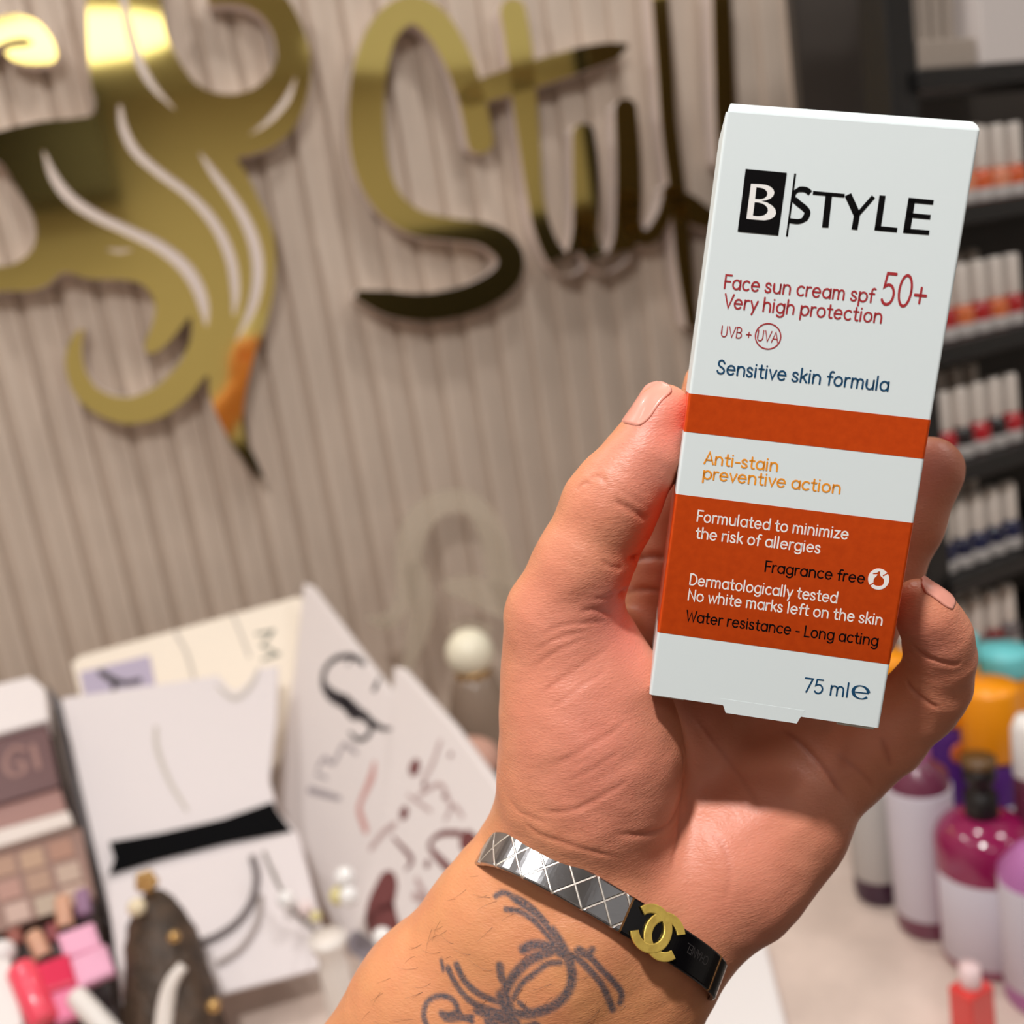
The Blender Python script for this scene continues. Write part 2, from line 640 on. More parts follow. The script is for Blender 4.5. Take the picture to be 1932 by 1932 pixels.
ROWC = [[(214, 96, 48), (206, 70, 40), (226, 140, 104), (190, 60, 44)],
        [(200, 88, 36), (176, 34, 34), (168, 42, 40), (214, 110, 60)],
        [(36, 28, 30), (58, 34, 40), (184, 30, 40), (126, 60, 80)],
        [(40, 44, 96), (28, 30, 60), (90, 84, 104), (36, 38, 72)],
        [(120, 110, 110), (90, 80, 84), (128, 44, 40), (150, 130, 124)]]
ROWN = ['top', 'second', 'third', 'fourth', 'fifth']
COLN = {(214, 96, 48): 'orange', (206, 70, 40): 'red orange', (226, 140, 104): 'peach', (190, 60, 44): 'brick red', (200, 88, 36): 'burnt orange', (176, 34, 34): 'red',
        (168, 42, 40): 'deep red', (214, 110, 60): 'light orange', (36, 28, 30): 'black', (58, 34, 40): 'dark plum', (184, 30, 40): 'bright red', (126, 60, 80): 'mauve',
        (40, 44, 96): 'navy', (28, 30, 60): 'midnight blue', (90, 84, 104): 'slate', (36, 38, 72): 'dark navy', (120, 110, 110): 'grey', (90, 80, 84): 'dark grey',
        (128, 44, 40): 'maroon', (150, 130, 124): 'taupe'}
_first = set()
ORD = ['first', 'second', 'third', 'fourth', 'fifth', 'sixth', 'seventh', 'eighth']
for ri, z in enumerate(shelf_z):
    for rank in (0, 1):
        x0 = rack_x(1705, shelf_px[ri][1]) + (0.012 if rank == 0 else 0.028)
        for k in range(7):
            x = x0 + k * 0.0315
            if x > RW - 0.02:
                continue
            col = ROWC[ri][min(3, (k * 2 + rank * 3 + ri) % 4)] if k > 1 else ROWC[ri][0 if rank == 0 else 1]
            src = polish(col)
            loc = RACKF[:3, 3] + RXv * x + RYv * (0.004 if rank == 0 else 0.075) + UZ * (z + 0.0005 + (0.010 if rank else 0))
            mm = frame(loc, RXv * 1.2, RYv * 1.2, UZ * 1.18)
            lab = '%s nail polish, %s from the post, %s row, %s shelf of the rack' % (COLN[col], ORD[k], 'front' if rank == 0 else 'rear', ROWN[ri])
            if col not in _first:
                _first.add(col)
                src.matrix_world = Matrix(mm.tolist())
                src['label'] = lab
            else:
                copy_thing(src, mm, lab)
# white goods on the top shelf
M_wbox = mat('white_gloss_card', (222, 212, 208), 0.4)
M_gbox = mat('grey_beige_card', (168, 154, 142), 0.6)
a = thing('tip_display_box', 'beige box with dark vertical gaps on the top shelf of the rack', 'box', frame(RACKF[:3, 3] + UZ * (top_z + 0.001), RXv, RYv, UZ))
xa0, xa1, xa2 = rack_x(1706, 100), rack_x(1800, 100), rack_x(1990, 60)
mesh('tray', *gbox(xa0, xa1 + 0.012, -0.022, 0.04, 0, 0.032, 0.003), M_gbox, a)
for k in range(4):
    w_ = (xa1 - xa0) / 4
    mesh('tip_strip', *gbox(xa0 + k * w_ + 0.002, xa0 + (k + 1) * w_ - 0.004, -0.006, 0.030, 0.032, 0.14, 0.002), M_gbox, a)
b_ = thing('white_carton', 'white carton at the right end of the top rack shelf', 'box', frame(RACKF[:3, 3] + UZ * (top_z + 0.001), RXv, RYv, UZ))
mesh('carton_body', *gbox(xa1 + 0.014, xa2, -0.028, 0.05, 0, 0.19, 0.002), M_wbox, b_)

# ------------------------------------------------------------------ bottles standing on the counter at the right
M_teal = mat('turquoise_plastic', (120, 214, 218), 0.4)
M_orangep = mat('orange_plastic', (255, 158, 20), 0.35)
M_purple = mat('purple_label', (84, 36, 120), 0.45)
M_mag = mat('magenta_bottle', (138, 16, 74), 0.16, coat=0.6)
M_wine = mat('wine_plastic', (110, 48, 72), 0.3, coat=0.3)
M_lab2 = mat('lilac_white_label', (206, 198, 208), 0.5)
M_pump = mat('black_pump', (26, 20, 20), 0.35)
M_brown = mat('brown_collar', (96, 66, 30), 0.4)
M_greyb = mat('grey_white_label', (186, 180, 176), 0.5)
M_darkp = mat('aubergine_bottle', (62, 28, 52), 0.3)


def on_counter(px, d):
    """counter point under a pixel column, d metres deep"""
    # march the column until it meets the counter at depth d
    py = ((COUNTER - CAMZ) / d - (M[2] @ np.array([(px - CX) / FPX, 0, 1]))) / M[2][1] * FPX + CY
    return P(px, py, d)


def hpx(px, py, d):
    """height above the counter of a pixel at depth d"""
    return P(px, py, d)[2] - COUNTER


def capped(name, label, cat, px, d, r, ztop, zcap, bodym, capm, labm=None, band=None, group=None, sticker=None):
    t = thing(name, label, cat, on_counter(px, d), group)
    mesh('bottle_body', *glathe([(0, 0), (r * .94, 0), (r, .006), (r, zcap - .02), (r * .9, zcap - .004), (r * .8, zcap)], 28), bodym, t, smooth=True)
    if labm:
        mesh('label', *glathe([(r * 1.005, .02), (r * 1.012, .022), (r * 1.012, zcap - .05), (r * 1.005, zcap - .048)], 28), labm, t, smooth=True)
    mesh('cap', *glathe([(r * .98, zcap - .001), (r * 1.02, zcap + .002), (r * 1.0, ztop - .006), (r * .93, ztop - .001), (0, ztop)], 28), capm, t, smooth=True)
    if sticker:
        v, f = gball((0, -r * 1.0, zcap - .03), .012)
        mesh('round_sticker', v * np.array([1, .18, 1]) + np.array([0, -r * .83, 0]), f, sticker, t, smooth=True)
    return t


def topz(px, py, d, r):
    return hpx(px, py, d) 


capped('hair_gel_bottle', 'purple bottle with white label and orange cap, foremost of the orange capped ones', 'bottle', 1886, 1.10, .029, hpx(1886, 1246, 1.10), hpx(1886, 1405, 1.08), M_purple, M_orangep, M_lab2, group='orange capped bottles')
capped('hair_gel_bottle', 'purple bottle with orange cap just right of the bent little finger', 'bottle', 1806, 1.145, .029, hpx(1806, 1206, 1.145), hpx(1806, 1345, 1.11), M_purple, M_orangep, None, group='orange capped bottles', sticker=mat('orange_sticker', (214, 110, 50), .5))
capped('hair_gel_bottle', 'orange capped bottle showing in the gap between carton and little finger', 'bottle', 1694, 1.165, .028, hpx(1694, 1190, 1.165), hpx(1694, 1300, 1.13), M_purple, M_orangep, None, group='orange capped bottles')
capped('hair_gel_bottle', 'bottle with turquoise cap behind the foremost orange cap', 'bottle', 1908, 1.215, .030, hpx(1908, 1188, 1.215), hpx(1908, 1245, 1.2), M_orangep, M_teal, None, group='turquoise capped bottles')
capped('hair_gel_bottle', 'bottle with turquoise cap half hidden behind the little finger', 'bottle', 1822, 1.20, .026, hpx(1822, 1158, 1.2), hpx(1822, 1214, 1.19), M_orangep, M_teal, None, group='turquoise capped bottles')

# grey bottle next to the palm
d_ = 1.11
t = thing('lotion_bottle', 'grey labelled bottle with dark purple base beside the edge of the palm', 'bottle', on_counter(1660, d_))
z1 = hpx(1655, 1430, d_)
mesh('bottle_body', *glathe([(0, 0), (.024, 0), (.026, .006), (.026, z1 - .02), (.016, z1), (.012, z1 + .01)], 24), M_darkp, t, smooth=True)
mesh('label', *glathe([(.0262, .028), (.0266, .029), (.0266, z1 - .012), (.0262, z1 - .011)], 24), M_greyb, t, smooth=True)
mesh('cap', *glathe([(.012, z1 + .008), (.0125, z1 + .01), (.0125, z1 + .04), (0, z1 + .041)], 20), M_pump, t, smooth=True)
# tall slim wine bottle
d_ = 1.05
t = thing('shampoo_bottle', 'tall wine coloured bottle with long white label between the grey and the magenta bottle', 'bottle', on_counter(1752, d_))
z1 = hpx(1735, 1395, d_)
mesh('bottle_body', *glathe([(0, 0), (.029, 0), (.031, .006), (.031, z1 - .03), (.028, z1 - .012), (.016, z1), (.012, z1 + .004)], 28), M_wine, t, smooth=True)
mesh('label', *glathe([(.0312, .022), (.0316, .023), (.0316, z1 - .026), (.0312, z1 - .025)], 28), M_lab2, t, smooth=True)
mesh('cap', *glathe([(.013, z1), (.0135, z1 + .002), (.0135, z1 + .03), (0, z1 + .031)], 20), mat('dusky_pink_cap', (176, 96, 140), .4), t, smooth=True)
# big magenta pump bottle
d_ = 0.995
t = thing('pump_bottle', 'big round shouldered magenta bottle with white label and black pump', 'bottle', on_counter(1868, d_))
z1 = hpx(1840, 1560, d_)
z2 = hpx(1838, 1500, d_)
r = .045
mesh('bottle_body', *glathe([(0, 0), (r * .93, 0), (r, .007), (r, z1 - .012), (r * .985, z1 + (z2 - z1) * .2), (r * .91, z1 + (z2 - z1) * .5), (r * .76, z1 + (z2 - z1) * .75), (r * .55, z1 + (z2 - z1) * .92), (r * .32, z2)], 36), M_mag, t, smooth=True)
ac_ = math.atan2(-t.location[1], -t.location[0])
v, f = garc([(r * 1.002, .0125), (r * 1.01, .013), (r * 1.01, z1 - .022), (r * 1.002, z1 - .0215)], ac_ - 1.15, ac_ + 0.95)
mesh('label', v, f, M_lab2, t, smooth=True)
mesh('pump', *glathe([(.014, z2 - .004), (.015, z2 - .002), (.015, z2 + .022), (.011, z2 + .024), (.011, z2 + .034), (.0145, z2 + .036), (.0145, z2 + .05), (0, z2 + .051)], 24), M_pump, t, smooth=True)
mesh('pump_collar', *glathe([(.0152, z2 + .050), (.0155, z2 + .052), (.0155, z2 + .058), (0, z2 + .0585)], 24), M_brown, t, smooth=True)
# things cut by the right edge
d_ = 0.93
t = thing('shampoo_bottle', 'lilac bottle cut off by the right picture edge', 'bottle', on_counter(1966, d_))
z1 = hpx(1940, 1560, d_)
mesh('bottle_body', *glathe([(0, 0), (.029, 0), (.031, .005), (.031, z1 - .02), (.016, z1), (.012, z1 + .003)], 24), mat('lilac_plastic', (180, 110, 168), .4), t, smooth=True)
mesh('label', *glathe([(.0312, .02), (.0316, .021), (.0316, z1 - .03), (.0312, z1 - .029)], 24), M_lab2, t, smooth=True)
d_ = 1.0
t = thing('spray_can', 'white capped tube at the right edge in front of the orange caps', 'bottle', on_counter(1958, d_))
z1 = hpx(1940, 1300, d_)
mesh('bottle_body', *glathe([(0, 0), (.0145, 0), (.0145, z1 - .06), (.014, z1 - .056)], 24), M_wine, t, smooth=True)
mesh('cap', *glathe([(.0142, z1 - .06), (.0147, z1 - .058), (.014, z1 - .012), (.009, z1), (0, z1 + .001)], 24), mat('white_cap', (240, 234, 230), .4), t, smooth=True)
# coral nail polish in the corner
d_ = 0.90
q = on_counter(1838, d_)
t = thing('lip_gloss', 'coral red square bottle with pale cap in the lower right corner', 'lip gloss', frame(P(1838, 1960, d_) * np.array([1, 1, 0]) + UZ * COUNTER, RXv, RYv, UZ))
z1 = P(1838, 1838, d_)[2] - COUNTER
mesh('glass', *gbox(-.0155, .0155, -.012, .012, 0, z1, .003), mat('coral_varnish', (226, 66, 62), .25, coat=.4), t, smooth=False)
mesh('cap', *glathe([(.0085, z1), (.009, z1 + .001), (.009, z1 + .019), (0, z1 + .02)], 20), mat('pale_pink_cap', (236, 206, 206), .4), t, smooth=True)
# ------------------------------------------------------------------ sun cream carton
def solve_rect(TL, TR, BR, BL, width):
    r = [ray(*p) for p in (TL, TR, BR, BL)]
    s = np.linalg.solve(np.stack([r[1], r[3], -r[2]], 1), r[0])
    p = [r[0], r[1] * s[0], r[2] * s[2], r[3] * s[1]]
    k = width / np.linalg.norm(p[1] - p[0])
    return [q * k for q in p]


_c = solve_rect((1362, 210), (1841, 246), (1659, 1374), (1225, 1310), 0.054)
bx = _c[1] - _c[0]
BW_ = np.linalg.norm(bx)
bx /= BW_
bz = _c[0] - _c[3]
bz -= bx * (bz @ bx)
BH_ = np.linalg.norm(bz)
bz /= BH_
by = np.cross(bz, bx)
BD_ = 0.030
BO = _c[3]                                      # lower front corner, camera axes
BOXF = frame(cv2w(BO), M @ bx, M @ by, M @ bz)


def buv(px, py):
    """pixel -> (x, z) on the carton's front panel"""
    r = ray(px, py)
    X = r * ((BO @ by) / (r @ by)) - BO
    return np.array([X @ bx, X @ bz])


M_card = mat('white_carton', (222, 230, 231), 0.55, bump=0.08, bscale=2500, bdist=0.00005)
M_cardin = mat('raw_carton_edge', (205, 200, 190), 0.8)
M_foil = mat('orange_foil', (255, 90, 24), 0.28, metal=0.66, bump=0.22, bscale=160, bdist=0.00012, noise=0.10, nscale=500)
M_red = mat('red_ink', (168, 38, 44), 0.5)
M_navy = mat('blue_ink', (26, 72, 106), 0.5, spec=.2)
M_orange = mat('orange_ink', (240, 150, 30), 0.5)
M_white = mat('white_ink', (240, 236, 232), 0.5)
M_black = mat('black_ink', (9, 7, 8), 0.75, spec=0.08)

box = thing('sun_cream_box', 'tall white sun cream carton with orange foil bands, held upright in the hand', 'box', BOXF)


def rrect(w, d, r, off=0.0, n=5):
    pts = []
    for cx_, cy_, a0 in ((w - r, r, -90), (w - r, d - r, 0), (r, d - r, 90), (r, r, 180)):
        for k in range(n + 1):
            a = math.radians(a0 + 90 * k / n)
            pts.append((cx_ + (r + off) * math.cos(a), cy_ + (r + off) * math.sin(a)))
    return pts


def gprism(prof, z0, z1, cap=True):
    n = len(prof)
    vs = [(x, y, z0) for x, y in prof] + [(x, y, z1) for x, y in prof]
    fs = [(k, (k + 1) % n, n + (k + 1) % n, n + k) for k in range(n)]
    if cap:
        fs += [list(range(n))[::-1], list(range(n, 2 * n))]
    return np.array(vs), fs


mesh('carton_body', *gprism(rrect(BW_, BD_, 0.0007), 0, BH_), M_card, box)
# tuck flap folded over the top: a rounded fold that leans back, then the flat lid
fx0, fx1 = 0.0004, BW_ - 0.0002
prof = [(0.0002, -0.0004), (0.0003, 0.0004), (0.0009, 0.0013), (0.0019, 0.0021), (0.0034, 0.0026), (0.0075, 0.0027),
        (0.02, 0.0024), (0.0295, 0.0012), (0.0297, -0.0004)]
n_ = len(prof)
vs_ = [(fx0 + 0.0006 * max(0, (z - 0.0008)) / 0.002, y, BH_ + z) for y, z in prof] + \
      [(fx1 - 0.0016 * max(0, (z - 0.0008)) / 0.002, y, BH_ + z) for y, z in prof]
fs_ = [(k, k + 1, n_ + k + 1, n_ + k) for k in range(n_ - 1)] + [list(range(n_))[::-1], list(range(n_, 2 * n_))]
fixn(mesh('tuck_flap', vs_, fs_, M_card, box))
# bottom closure: front panel tab plus the two dust flaps that peep out
t0, t1 = buv(1358, 1331)[0], buv(1516, 1353)[0]
tb0, tb1 = buv(1369, 1346)[0], buv(1503, 1366)[0]
th_ = 0.0018
vs_, fs_ = [], []
pts = [(t0, 0.0016), (t1, 0.0016), (tb1, -th_), (tb0, -th_)]
vs_ = [(x, -0.00003, z) for x, z in pts] + [(x, 0.0005, z) for x, z in pts]
fs_ = [(3, 2, 1, 0), (4, 5, 6, 7), (0, 1, 5, 4), (1, 2, 6, 5), (2, 3, 7, 6), (3, 0, 4, 7)]
fixn(mesh('bottom_tab', vs_, fs_, M_card, box))
for x0, x1, dz in ((0.0006, 0.0085, 0.0006), (BW_ - 0.0095, BW_ - 0.0008, 0.0009)):
    mesh('dust_flap', *gbox(x0, x1, 0.0009, 0.011, -dz, 0.0002, 0.0002, 1), M_cardin, box)
zz = [buv(*p)[1] for p in ((1291, 741), (1281, 813), (1268, 931), (1237, 1192))]
for za, zb in ((zz[1], zz[0]), (zz[3], zz[2])):
    mesh('foil_band', *gprism(rrect(BW_, BD_, 0.0007, 0.00005), za, zb, False), M_foil, box, smooth=False)


def arc(cx_, cy_, rx, ry, a0, a1, n=18):
    return [(cx_ + rx * math.cos(math.radians(a0 + (a1 - a0) * k / n)), cy_ + ry * math.sin(math.radians(a0 + (a1 - a0) * k / n)))
            for k in range(n + 1)]


X_ = 0.68


def _s(w, h):
    return [tuple(q) for q in crom([(.88 * w, .80 * h), (.68 * w, .96 * h), (.42 * w, h), (.16 * w, .90 * h), (.12 * w, .70 * h), (.34 * w, .55 * h),
                                    (.66 * w, .45 * h), (.92 * w, .28 * h), (.84 * w, .08 * h), (.50 * w, 0), (.2 * w, .05 * h), (.04 * w, .20 * h)], 4)]


GL = {
    'a': (.66, [arc(.31, .34, .27, .34, 0, 360), [(.58, .68), (.58, 0)]]),
    'c': (.58, [arc(.31, .34, .27, .34, 48, 312)]),
    'd': (.66, [arc(.31, .34, .27, .34, 0, 360), [(.58, 1.02), (.58, 0)]]),
    'e': (.66, [[(.05, .36), (.57, .36)] + arc(.31, .34, .265, .34, 6, 318)[1:]]),
    'f': (.40, [[(.40, .98), (.32, 1.02), (.22, .98), (.17, .86), (.17, 0)], [(.02, .62), (.36, .62)]]),
    'g': (.66, [arc(.31, .34, .27, .34, 0, 360), [(.58, .68), (.58, -.06)] + arc(.32, -.06, .26, .24, 0, -150)[1:]]),
    'h': (.64, [[(.06, 1.02), (.06, 0)], [(.06, .38)] + arc(.30, .38, .24, .30, 180, 0) + [(.54, 0)]]),
    'i': (.20, [[(.06, .68), (.06, 0)], [(.06, .92), (.065, .93)]]),
    'k': (.52, [[(.06, 1.02), (.06, 0)], [(.44, .66), (.07, .28)], [(.2, .40), (.48, 0)]]),
    'l': (.20, [[(.06, 1.02), (.06, 0)]]),
    'm': (.94, [[(.06, .68), (.06, 0)], [(.06, .44)] + arc(.25, .44, .19, .24, 180, 0) + [(.44, 0)],
                [(.44, .44)] + arc(.63, .44, .19, .24, 180, 0) + [(.82, 0)]]),
    'n': (.64, [[(.06, .68), (.06, 0)], [(.06, .38)] + arc(.30, .38, .24, .30, 180, 0) + [(.54, 0)]]),
    'o': (.66, [arc(.31, .34, .27, .34, 0, 360)]),
    'p': (.66, [[(.05, .68), (.05, -.32)], arc(.33, .34, .27, .34, 0, 360)]),
    'r': (.40, [[(.06, .68), (.06, 0)], [(.06, .40)] + arc(.28, .40, .22, .28, 180, 70)]),
    's': (.48, [_s(.42, .68)]),
    't': (.42, [[(.18, .94), (.18, .16), (.22, .04), (.32, 0), (.38, .02)], [(.03, .65), (.36, .65)]]),
    'u': (.64, [[(.06, .68), (.06, .28)] + arc(.30, .28, .24, .28, 180, 360) + [(.54, .68)], [(.54, .68), (.54, 0)]]),
    'v': (.52, [[(.02, .68), (.25, 0), (.48, .68)]]),
    'w': (.80, [[(.02, .68), (.2, 0), (.39, .62), (.58, 0), (.76, .68)]]),
    'y': (.54, [[(.03, .68), (.28, .02)], [(.52, .68), (.17, -.32)]]),
    'z': (.52, [[(.05, .66), (.44, .66), (.05, .02), (.46, .02)]]),
    'A': (.70, [[(.02, 0), (.34, 1), (.66, 0)], [(.12, .32), (.56, .32)]]),
    'B': (.58, [[(.06, 0), (.06, 1), (.26, 1)] + arc(.26, .76, .22, .24, 90, -90) + [(.06, .52)],
                [(.26, .52)] + arc(.27, .26, .26, .26, 90, -90) + [(.06, 0)]]),
    'D': (.72, [[(.06, 0), (.06, 1), (.26, 1)] + arc(.26, .5, .40, .5, 90, -90) + [(.06, 0)]]),
    'F': (.54, [[(.06, 0), (.06, 1), (.50, 1)], [(.06, .52), (.44, .52)]]),
    'L': (.52, [[(.06, 1), (.06, 0), (.46, 0)]]),
    'N': (.72, [[(.06, 0), (.06, 1), (.62, 0), (.62, 1)]]),
    'S': (.60, [_s(.54, 1.0)]),
    'U': (.68, [[(.06, 1), (.06, .3)] + arc(.32, .3, .26, .3, 180, 360) + [(.58, 1)]]),
    'V': (.66, [[(.02, 1), (.33, 0), (.64, 1)]]),
    'W': (.94, [[(.02, 1), (.24, 0), (.46, .9), (.68, 0), (.9, 1)]]),
    '0': (.62, [arc(.30, .5, .25, .5, 0, 360, 24)]),
    '5': (.60, [[(.50, 1), (.14, 1), (.09, .56)] + arc(.27, .32, .25, .32, 125, -145)]),
    '7': (.56, [[(.04, 1), (.50, 1), (.18, 0)]]),
    '+': (.54, [[(.03, .40), (.49, .40)], [(.26, .64), (.26, .16)]]),
    '-': (.40, [[(.05, .36), (.33, .36)]]),
    ' ': (.32, []),
}


def text_geo(s, w=0.13):
    """stroke lettering on the xy plane, cap height 1; returns verts, faces, width"""
    x, parts = 0.0, []
    for ch in s:
        adv, strokes = GL[ch]
        for st in strokes:
            v, f = gribbon(st, w)
            v[:, 0] += x
            parts.append((v, f))
        x += adv + (0.075 if ch != ' ' else 0)
    v, f = join(*parts)
    return v, f, v[:, 0].min(), v[:, 0].max()


def print_line(s, a, b, hpx, material, w=0.132, name='lettering'):
    A, B = buv(*a), buv(*b)
    d = B - A
    L = np.linalg.norm(d)
    d /= L
    up = np.array([-d[1], d[0]])
    hm = hpx * 0.24 / FPX
    v, f, x0, x1 = text_geo(s, w)
    sx = L / (x1 - x0)
    o = A + np.outer((v[:, 0] - x0) * sx, d) + np.outer(v[:, 1] * hm, up)
    return mesh(name, np.column_stack([o[:, 0], np.full(len(o), -0.000085), o[:, 1]]), f, material, box)


print_line('Face sun cream spf', (1365, 543.5), (1650, 571), 23.8, M_red)
print_line('50+', (1660, 573), (1745, 582), 54, M_red, 0.095)
print_line('Very high protection', (1364, 579.6), (1663, 609.5), 23.8, M_red)
print_line('UVB +', (1359, 634.5), (1417, 640), 19, M_red, 0.10)
print_line('UVA', (1427, 642), (1468, 647), 19, M_red, 0.10)
print_line('Sensitive skin formula', (1351, 704), (1676, 738), 24, M_navy)
print_line('Anti-stain', (1327, 874), (1467, 889), 22, M_orange)
print_line('preventive action', (1325, 902.5), (1585, 931), 22, M_orange)
print_line('Formulated to minimize', (1314, 983), (1600, 1017.5), 20.5, M_white)
print_line('the risk of allergies', (1311, 1014.5), (1547, 1043.5), 20.5, M_white)
print_line('Fragrance free', (1442, 1078), (1631, 1100.5), 20, M_black, 0.135)
print_line('Dermatologically tested', (1300, 1102.5), (1579, 1137.5), 20.5, M_white)
print_line('No white marks left on the skin', (1297, 1131.5), (1664, 1179.5), 20.5, M_white)
print_line('Water resistance - Long acting', (1293, 1171), (1656, 1218.5), 20.5, M_black, 0.135)
print_line('75 ml', (1515, 1304.5), (1599, 1315), 27, M_navy, 0.105)


def flat_px(polys, material, name, dy=-0.000085):
    """filled outlines given on the panel in photo pixels"""
    geo = []
    for loops in polys:
        lp = [[buv(*q) for q in l] for l in loops]
        v, f = filled(lp, 0.00004)
        geo.append((np.column_stack([v[:, 0], dy - v[:, 2] - 0.00004, v[:, 1]]), f))
    return mesh(name, *join(*geo), material, box)


def crop_px(o, s, pts):
    return [(o[0] + x / s, o[1] + y / s) for x, y in pts]


def strokes_px(o, s, strokes, material, name, dy=-0.000085):
    geo = []
    for pts, w, cap in strokes:
        q = np.array([buv(*c) for c in crop_px(o, s, pts)])
        ww = np.asarray(w, float) / s * 0.235 / FPX if not np.isscalar(w) else w / s * 0.235 / FPX
        v, f = gribbon(q, ww, cap)
        geo.append((np.column_stack([v[:, 0], np.full(len(v), dy), v[:, 1]]), f))
    return mesh(name, *join(*geo), material, box)


LO, LS = (1300, 160), 3.45
flat_px([[crop_px(LO, LS, [(368, 548), (636, 573), (580, 981), (316, 955)])]], M_black, 'logo_panel')
# B of the logo
_sB = lambda pts: [tuple(q) for q in crom(pts, 5)]
def bow(x0, y0, x1, y1, r, n=9):
    """right-hand bulge from (x0, y0) to (x1, y1)"""
    mx, my = (x0 + x1) / 2, (y0 + y1) / 2
    dx, dy = x1 - x0, y1 - y0
    L = math.hypot(dx, dy)
    ux, uy = dy / L, -dx / L
    return [(mx - dx / 2 * math.cos(t) + ux * r * math.sin(t), my - dy / 2 * math.cos(t) + uy * r * math.sin(t)) for t in np.linspace(0, PI, n)]


flat_px([[crop_px(LO, LS, [(403, 645)] + bow(470, 648, 468, 756, 86) + bow(470, 756, 446, 880, 110) + [(373, 873)]),
          crop_px(LO, LS, [(438, 668)] + bow(462, 671, 458, 746, 50) + [(429, 744)]),
          crop_px(LO, LS, [(427, 765)] + bow(452, 767, 440, 856, 68) + [(415, 853)])]], M_white, 'logo_initial', -0.00013)
strokes_px(LO, LS, [
    ([(691, 578), (636, 987)], 12, 'butt'),
    (_sB([(789, 705), (760, 684), (718, 682), (684, 706), (682, 740), (712, 772), (750, 802), (770, 832), (752, 872), (712, 890), (652, 884)]),
     [34] * 11 + [26] * 10 + [38] * 20 + [30] * 10, 'butt'),
    ([(806, 703), (1012, 722)], 22, 'butt'),
    ([(910, 712), (886, 929)], 40, 'butt'),
    ([(1034, 715), (1094, 848)], 42, 'butt'),
    ([(1200, 728), (1088, 856)], 26, 'butt'),
    ([(1094, 838), (1076, 943)], 36, 'butt'),
    ([(1259, 721), (1226, 946)], 37, 'butt'),
    ([(1208, 932), (1354, 946)], 28, 'butt'),
    ([(1451, 737), (1414, 965)], 42, 'butt'),
    ([(1432, 751), (1590, 766)], 28, 'butt'),
    ([(1425, 848), (1571, 862)], 28, 'butt'),
    ([(1398, 950), (1563, 963)], 28, 'butt'),
], M_black, 'logo_lettering')
# ring round UVA
strokes_px((0, 0), 1, [([(1449 + 24 * math.cos(2 * PI * k / 40), 634.5 + 24 * math.sin(2 * PI * k / 40)) for k in range(41)], 2.3, 'butt')], M_red, 'lettering_ring')
# fragrance free roundel: white disc, flacon left out of it, struck through
cxr, cyr = 1657.5, 1092.5
disc = [(cxr + 20 * math.cos(2 * PI * k / 40), cyr + 20 * math.sin(2 * PI * k / 40)) for k in range(40)]
flacon = crom([(cxr - 1, cyr - 14), (cxr + 3, cyr - 14), (cxr + 3, cyr - 7), (cxr + 10, cyr + 1), (cxr + 8, cyr + 11), (cxr - 1, cyr + 13), (cxr - 9, cyr + 10), (cxr - 9, cyr),
               (cxr - 3, cyr - 7), (cxr - 3, cyr - 9), (cxr - 10, cyr - 9), (cxr - 10, cyr - 11), (cxr - 3, cyr - 12)], 3, True)
flat_px([[disc, flacon]], M_white, 'roundel')
strokes_px((0, 0), 1, [([(cxr - 17, cyr + 12), (cxr - 9, cyr + 7)], 2.4, 'butt'), ([(cxr + 8, cyr - 6), (cxr + 19, cyr - 12)], 2.4, 'butt')], M_foil, 'roundel_strike', -0.00013)
# estimated sign
ecx, ecy = 1624, 1306
ring = [(ecx + 14.5 * math.cos(math.radians(a)) + 0.12 * 12 * math.sin(math.radians(a)) * 0, ecy + 12.2 * math.sin(math.radians(a)) + 14.5 * math.cos(math.radians(a)) * 0.12)
        for a in np.linspace(-2, -322, 33)]
rw = [2.2 + 4.2 * abs(math.cos(math.radians(a))) ** 2 for a in np.linspace(-2, -322, 33)]
strokes_px((0, 0), 1, [(ring, rw, 'butt'), ([(ecx - 11, ecy - 0.6), (ecx + 15, ecy + 2.4)], 2.4, 'butt')], M_navy, 'estimated_sign')
# ------------------------------------------------------------------ the hand
# chains of round cones in camera axes (mm); x, y from the photograph, depth from the anatomy
def cm(px, py, d):
    return ray(px, py) * d


def rcone(p, a, b, ra, rb):
    ab = b - a
    L2 = ab @ ab
    ap = p - a
    t = np.clip((ap @ ab) / L2, 0, 1)
    d = ap - t[..., None] * ab
    return np.sqrt((d * d).sum(-1)) - (ra + (rb - ra) * t)


def smin(a, b, k):
    h = np.maximum(k - np.abs(a - b), 0) / k
    return np.minimum(a, b) - h * h * k * 0.25


# (px, py, depth mm, radius px)
CH = {}
CH['arm'] = dict(k=10, parts=[
    [(240, 2810, 293, 160), (620, 2345, 283, 150), (930, 1966, 276, 152), (1050, 1815, 273, 148), (1100, 1735, 273, 148), (1125, 1670, 276, 140)],
    [(140, 2729, 295, 140), (520, 2264, 285, 130), (815, 1894, 279, 135), (950, 1735, 276, 125), (1010, 1655, 277, 110), (1040, 1590, 277, 110)],
    [(360, 2907, 298, 145), (740, 2442, 288, 135), (1045, 2058, 281, 135), (1165, 1905, 277, 132), (1190, 1815, 277, 128), (1225, 1750, 278, 118)],
])
CH['palm'] = dict(k=9, parts=[
    [(1090, 1640, 279, 125), (1170, 1420, 288, 100), (1265, 1190, 295, 84)],
    [(1130, 1660, 280, 120), (1260, 1440, 292, 104), (1400, 1240, 297, 86)],
    [(1180, 1700, 280, 120), (1360, 1500, 291, 104), (1540, 1330, 295, 84)],
    [(1230, 1745, 279, 116), (1365, 1628, 278, 120), (1470, 1530, 282, 106), (1590, 1440, 287, 82)],
    [(1260, 1760, 279, 110), (1400, 1650, 280, 100), (1490, 1575, 283, 88)],
])
